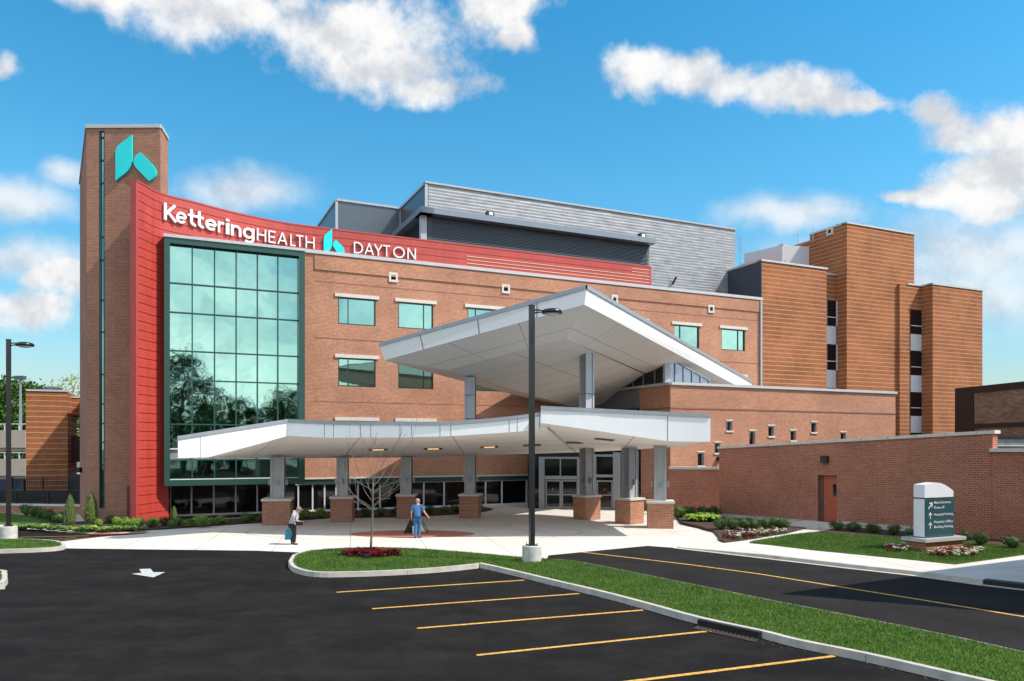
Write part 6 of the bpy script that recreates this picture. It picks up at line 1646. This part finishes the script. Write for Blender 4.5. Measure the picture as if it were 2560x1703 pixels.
# ================================================================= SKY, SUN, CAMERA
AZ, EL = -13.0, 50.0
w = bpy.data.worlds.new('World'); sc.world = w; w.use_nodes = True; nt = w.node_tree; nt.nodes.clear()
out = nt.nodes.new('ShaderNodeOutputWorld'); bg = nt.nodes.new('ShaderNodeBackground'); lk(nt, bg.outputs[0], out.inputs[0])
sky = nt.nodes.new('ShaderNodeTexSky'); sky.sky_type = 'NISHITA'; sky.sun_disc = False; sky.sun_elevation = R(EL); sky.sun_rotation = R(90 - AZ)
sky.air_density = 1.0; sky.dust_density = .35; sky.ozone_density = 2.0; sky.altitude = 0
dirv = coord(nt, 'Generated'); sp = nt.nodes.new('ShaderNodeSeparateXYZ'); lk(nt, dirv, sp.inputs[0])
yy = mathn(nt, 'MAXIMUM', sp.outputs[1], .08); px = mathn(nt, 'DIVIDE', sp.outputs[0], yy); pz = mathn(nt, 'DIVIDE', sp.outputs[2], yy)
wn = nt.nodes.new('ShaderNodeTexNoise'); wn.inputs['Scale'].default_value = 16; wn.inputs['Detail'].default_value = 5; lk(nt, dirv, wn.inputs['Vector']); ws = nt.nodes.new('ShaderNodeSeparateXYZ'); lk(nt, wn.outputs['Color'], ws.inputs[0])
px = mathn(nt, 'MULTIPLY_ADD', mathn(nt, 'SUBTRACT', ws.outputs[0], .5), .075, px); pz = mathn(nt, 'MULTIPLY_ADD', mathn(nt, 'SUBTRACT', ws.outputs[1], .5), .055, pz)
def blob(L):
    m_ = None
    for (x, y, rx, ry) in L:
        u, v = D_(x, y); cx_, cz_ = (u - CX) / F, (HZ - v) / F; rx_, ry_ = rx * 1.086 / F, ry * 1.086 / F
        a = mathn(nt, 'DIVIDE', mathn(nt, 'SUBTRACT', px, cx_), rx_); b = mathn(nt, 'DIVIDE', mathn(nt, 'SUBTRACT', pz, cz_), ry_)
        e = mathn(nt, 'SUBTRACT', 1.0, mathn(nt, 'SQRT', mathn(nt, 'ADD', mathn(nt, 'MULTIPLY', a, a), mathn(nt, 'MULTIPLY', b, b))))
        m_ = e if m_ is None else mathn(nt, 'SMOOTH_MAX', m_, e, .25)
    return m_
def vadd(v, o):
    n = nt.nodes.new('ShaderNodeVectorMath'); n.operation = 'ADD'; lk(nt, v, n.inputs[0]); n.inputs[1].default_value = o; return n.outputs[0]
def sstep(x, a, b):
    n = nt.nodes.new('ShaderNodeMapRange'); n.interpolation_type = 'SMOOTHSTEP'; n.inputs[1].default_value = a; n.inputs[2].default_value = b; lk(nt, x, n.inputs[0]); return n.outputs[0]
nz = noise(nt, dirv, 9.0, 9, .58); nz2 = noise(nt, vadd(dirv, (.008, 0, .022)), 9.0, 9, .58); nzb = noise(nt, dirv, 3.0, 5, .5)
crisp = [(310, -10, 230, 45), (560, 25, 260, 75), (800, 70, 240, 95), (900, 160, 190, 70), (1000, 205, 140, 38), (1160, 10, 120, 50), (1185, 85, 55, 45), (1480, 160, 100, 62), (1580, 175, 110, 60), (1680, 195, 110, 50), (1770, 195, 90, 55), (1860, 215, 110, 42), (1960, 238, 110, 34), (2010, 245, 60, 24),
         (2150, 262, 60, 42), (2200, 310, 100, 62), (2300, 320, 120, 75), (2260, 410, 130, 80), (2350, 390, 130, 130), (2300, 470, 110, 60), (2110, 443, 110, 20), (2190, 440, 80, 36), (22, 150, 50, 38), (130, 640, 90, 52), (70, 710, 120, 50)]
soft = [(60, 470, 170, 60), (160, 400, 80, 40), (560, 440, 200, 70), (1840, 490, 220, 60), (2250, 580, 340, 120), (2150, 680, 460, 120), (60, 600, 160, 60), (2000, 640, 300, 120)]
nf = noise(nt, dirv, 26.0, 8, .62)
m1_ = sstep(mathn(nt, 'ADD', mathn(nt, 'ADD', blob(crisp), mathn(nt, 'MULTIPLY', mathn(nt, 'SUBTRACT', nz, .5), 1.9)), mathn(nt, 'MULTIPLY', mathn(nt, 'SUBTRACT', nf, .5), 1.3)), -.22, .68)
m2_ = mathn(nt, 'MULTIPLY', sstep(mathn(nt, 'ADD', blob(soft), mathn(nt, 'MULTIPLY', mathn(nt, 'SUBTRACT', nz, .5), .9)), -.15, .9), .78)
back = mathn(nt, 'MULTIPLY', sstep(mathn(nt, 'ADD', nzb, mathn(nt, 'MULTIPLY', mathn(nt, 'SUBTRACT', nz, .5), .05)), .36, .70), mathn(nt, 'LESS_THAN', sp.outputs[1], .06))
front_ = mathn(nt, 'GREATER_THAN', sp.outputs[1], .06)
mask = mathn(nt, 'MAXIMUM', mathn(nt, 'MULTIPLY', mathn(nt, 'MAXIMUM', m1_, m2_), front_), back)
shade = sstep(mathn(nt, 'ADD', mathn(nt, 'MULTIPLY', mathn(nt, 'SUBTRACT', nz, nz2), 2.6), mathn(nt, 'MULTIPLY', nzb, .35)), -.15, .45)
CL = 3.75
cb = mathn(nt, 'MULTIPLY_ADD', mathn(nt, 'LESS_THAN', sp.outputs[1], .06), 1.5, 1.0)  # unseen clouds behind the viewer, made brighter as added fill for shaded faces
ccol = mix(nt, shade, (CL * .76, CL * .80, CL * .86), (CL * 1.14, CL * 1.14, CL * 1.13))
hsv = nt.nodes.new('ShaderNodeHueSaturation'); hsv.inputs['Saturation'].default_value = 1.25; hsv.inputs['Hue'].default_value = .49; hsv.inputs['Value'].default_value = 1.0; lk(nt, sky.outputs[0], hsv.inputs['Color'])
tint = ramp(nt, mathn(nt, 'MAXIMUM', sp.outputs[2], 0.), [(0., (.46, .38, .36)), (.12, (.60, .66, .62)), (.30, (.56, .88, .86)), (.5, (.40, .88, .90))])
fin = mix(nt, mask, mix(nt, 1.0, hsv.outputs[0], tint, 'MULTIPLY'), ccol)
vm = nt.nodes.new('ShaderNodeVectorMath'); vm.operation = 'SCALE'; lk(nt, ccol, vm.inputs[0]); lk(nt, cb, vm.inputs['Scale'])
fin.node.inputs[7].links[0]; lk(nt, vm.outputs[0], fin.node.inputs[7])
lk(nt, fin, bg.inputs[0]); bg.inputs[1].default_value = .15
su = bpy.data.lights.new('sun', 'SUN'); su.energy = 4.0; su.angle = R(.5); su.color = (1.0, .94, .86)
so = bpy.data.objects.new('sun', su); COL.objects.link(so)
a, e = R(AZ), R(EL); sv_ = Vector((math.cos(a) * math.cos(e), math.sin(a) * math.cos(e), math.sin(e)))
so.rotation_euler = sv_.to_track_quat('Z', 'Y').to_euler()
cam = bpy.data.cameras.new('camera'); co = bpy.data.objects.new('camera', cam); COL.objects.link(co); sc.camera = co
co.location = (0, 0, CH); co.rotation_euler = (R(90), 0, 0); cam.sensor_width = 36; cam.lens = 36 * F / 2560; cam.shift_y = (HZ - 851.5) / 2560; cam.clip_end = 5000; cam.clip_start = .1
sc.view_settings.view_transform = 'Standard'; sc.view_settings.look = 'None'; sc.view_settings.exposure = .62; sc.view_settings.gamma = 1
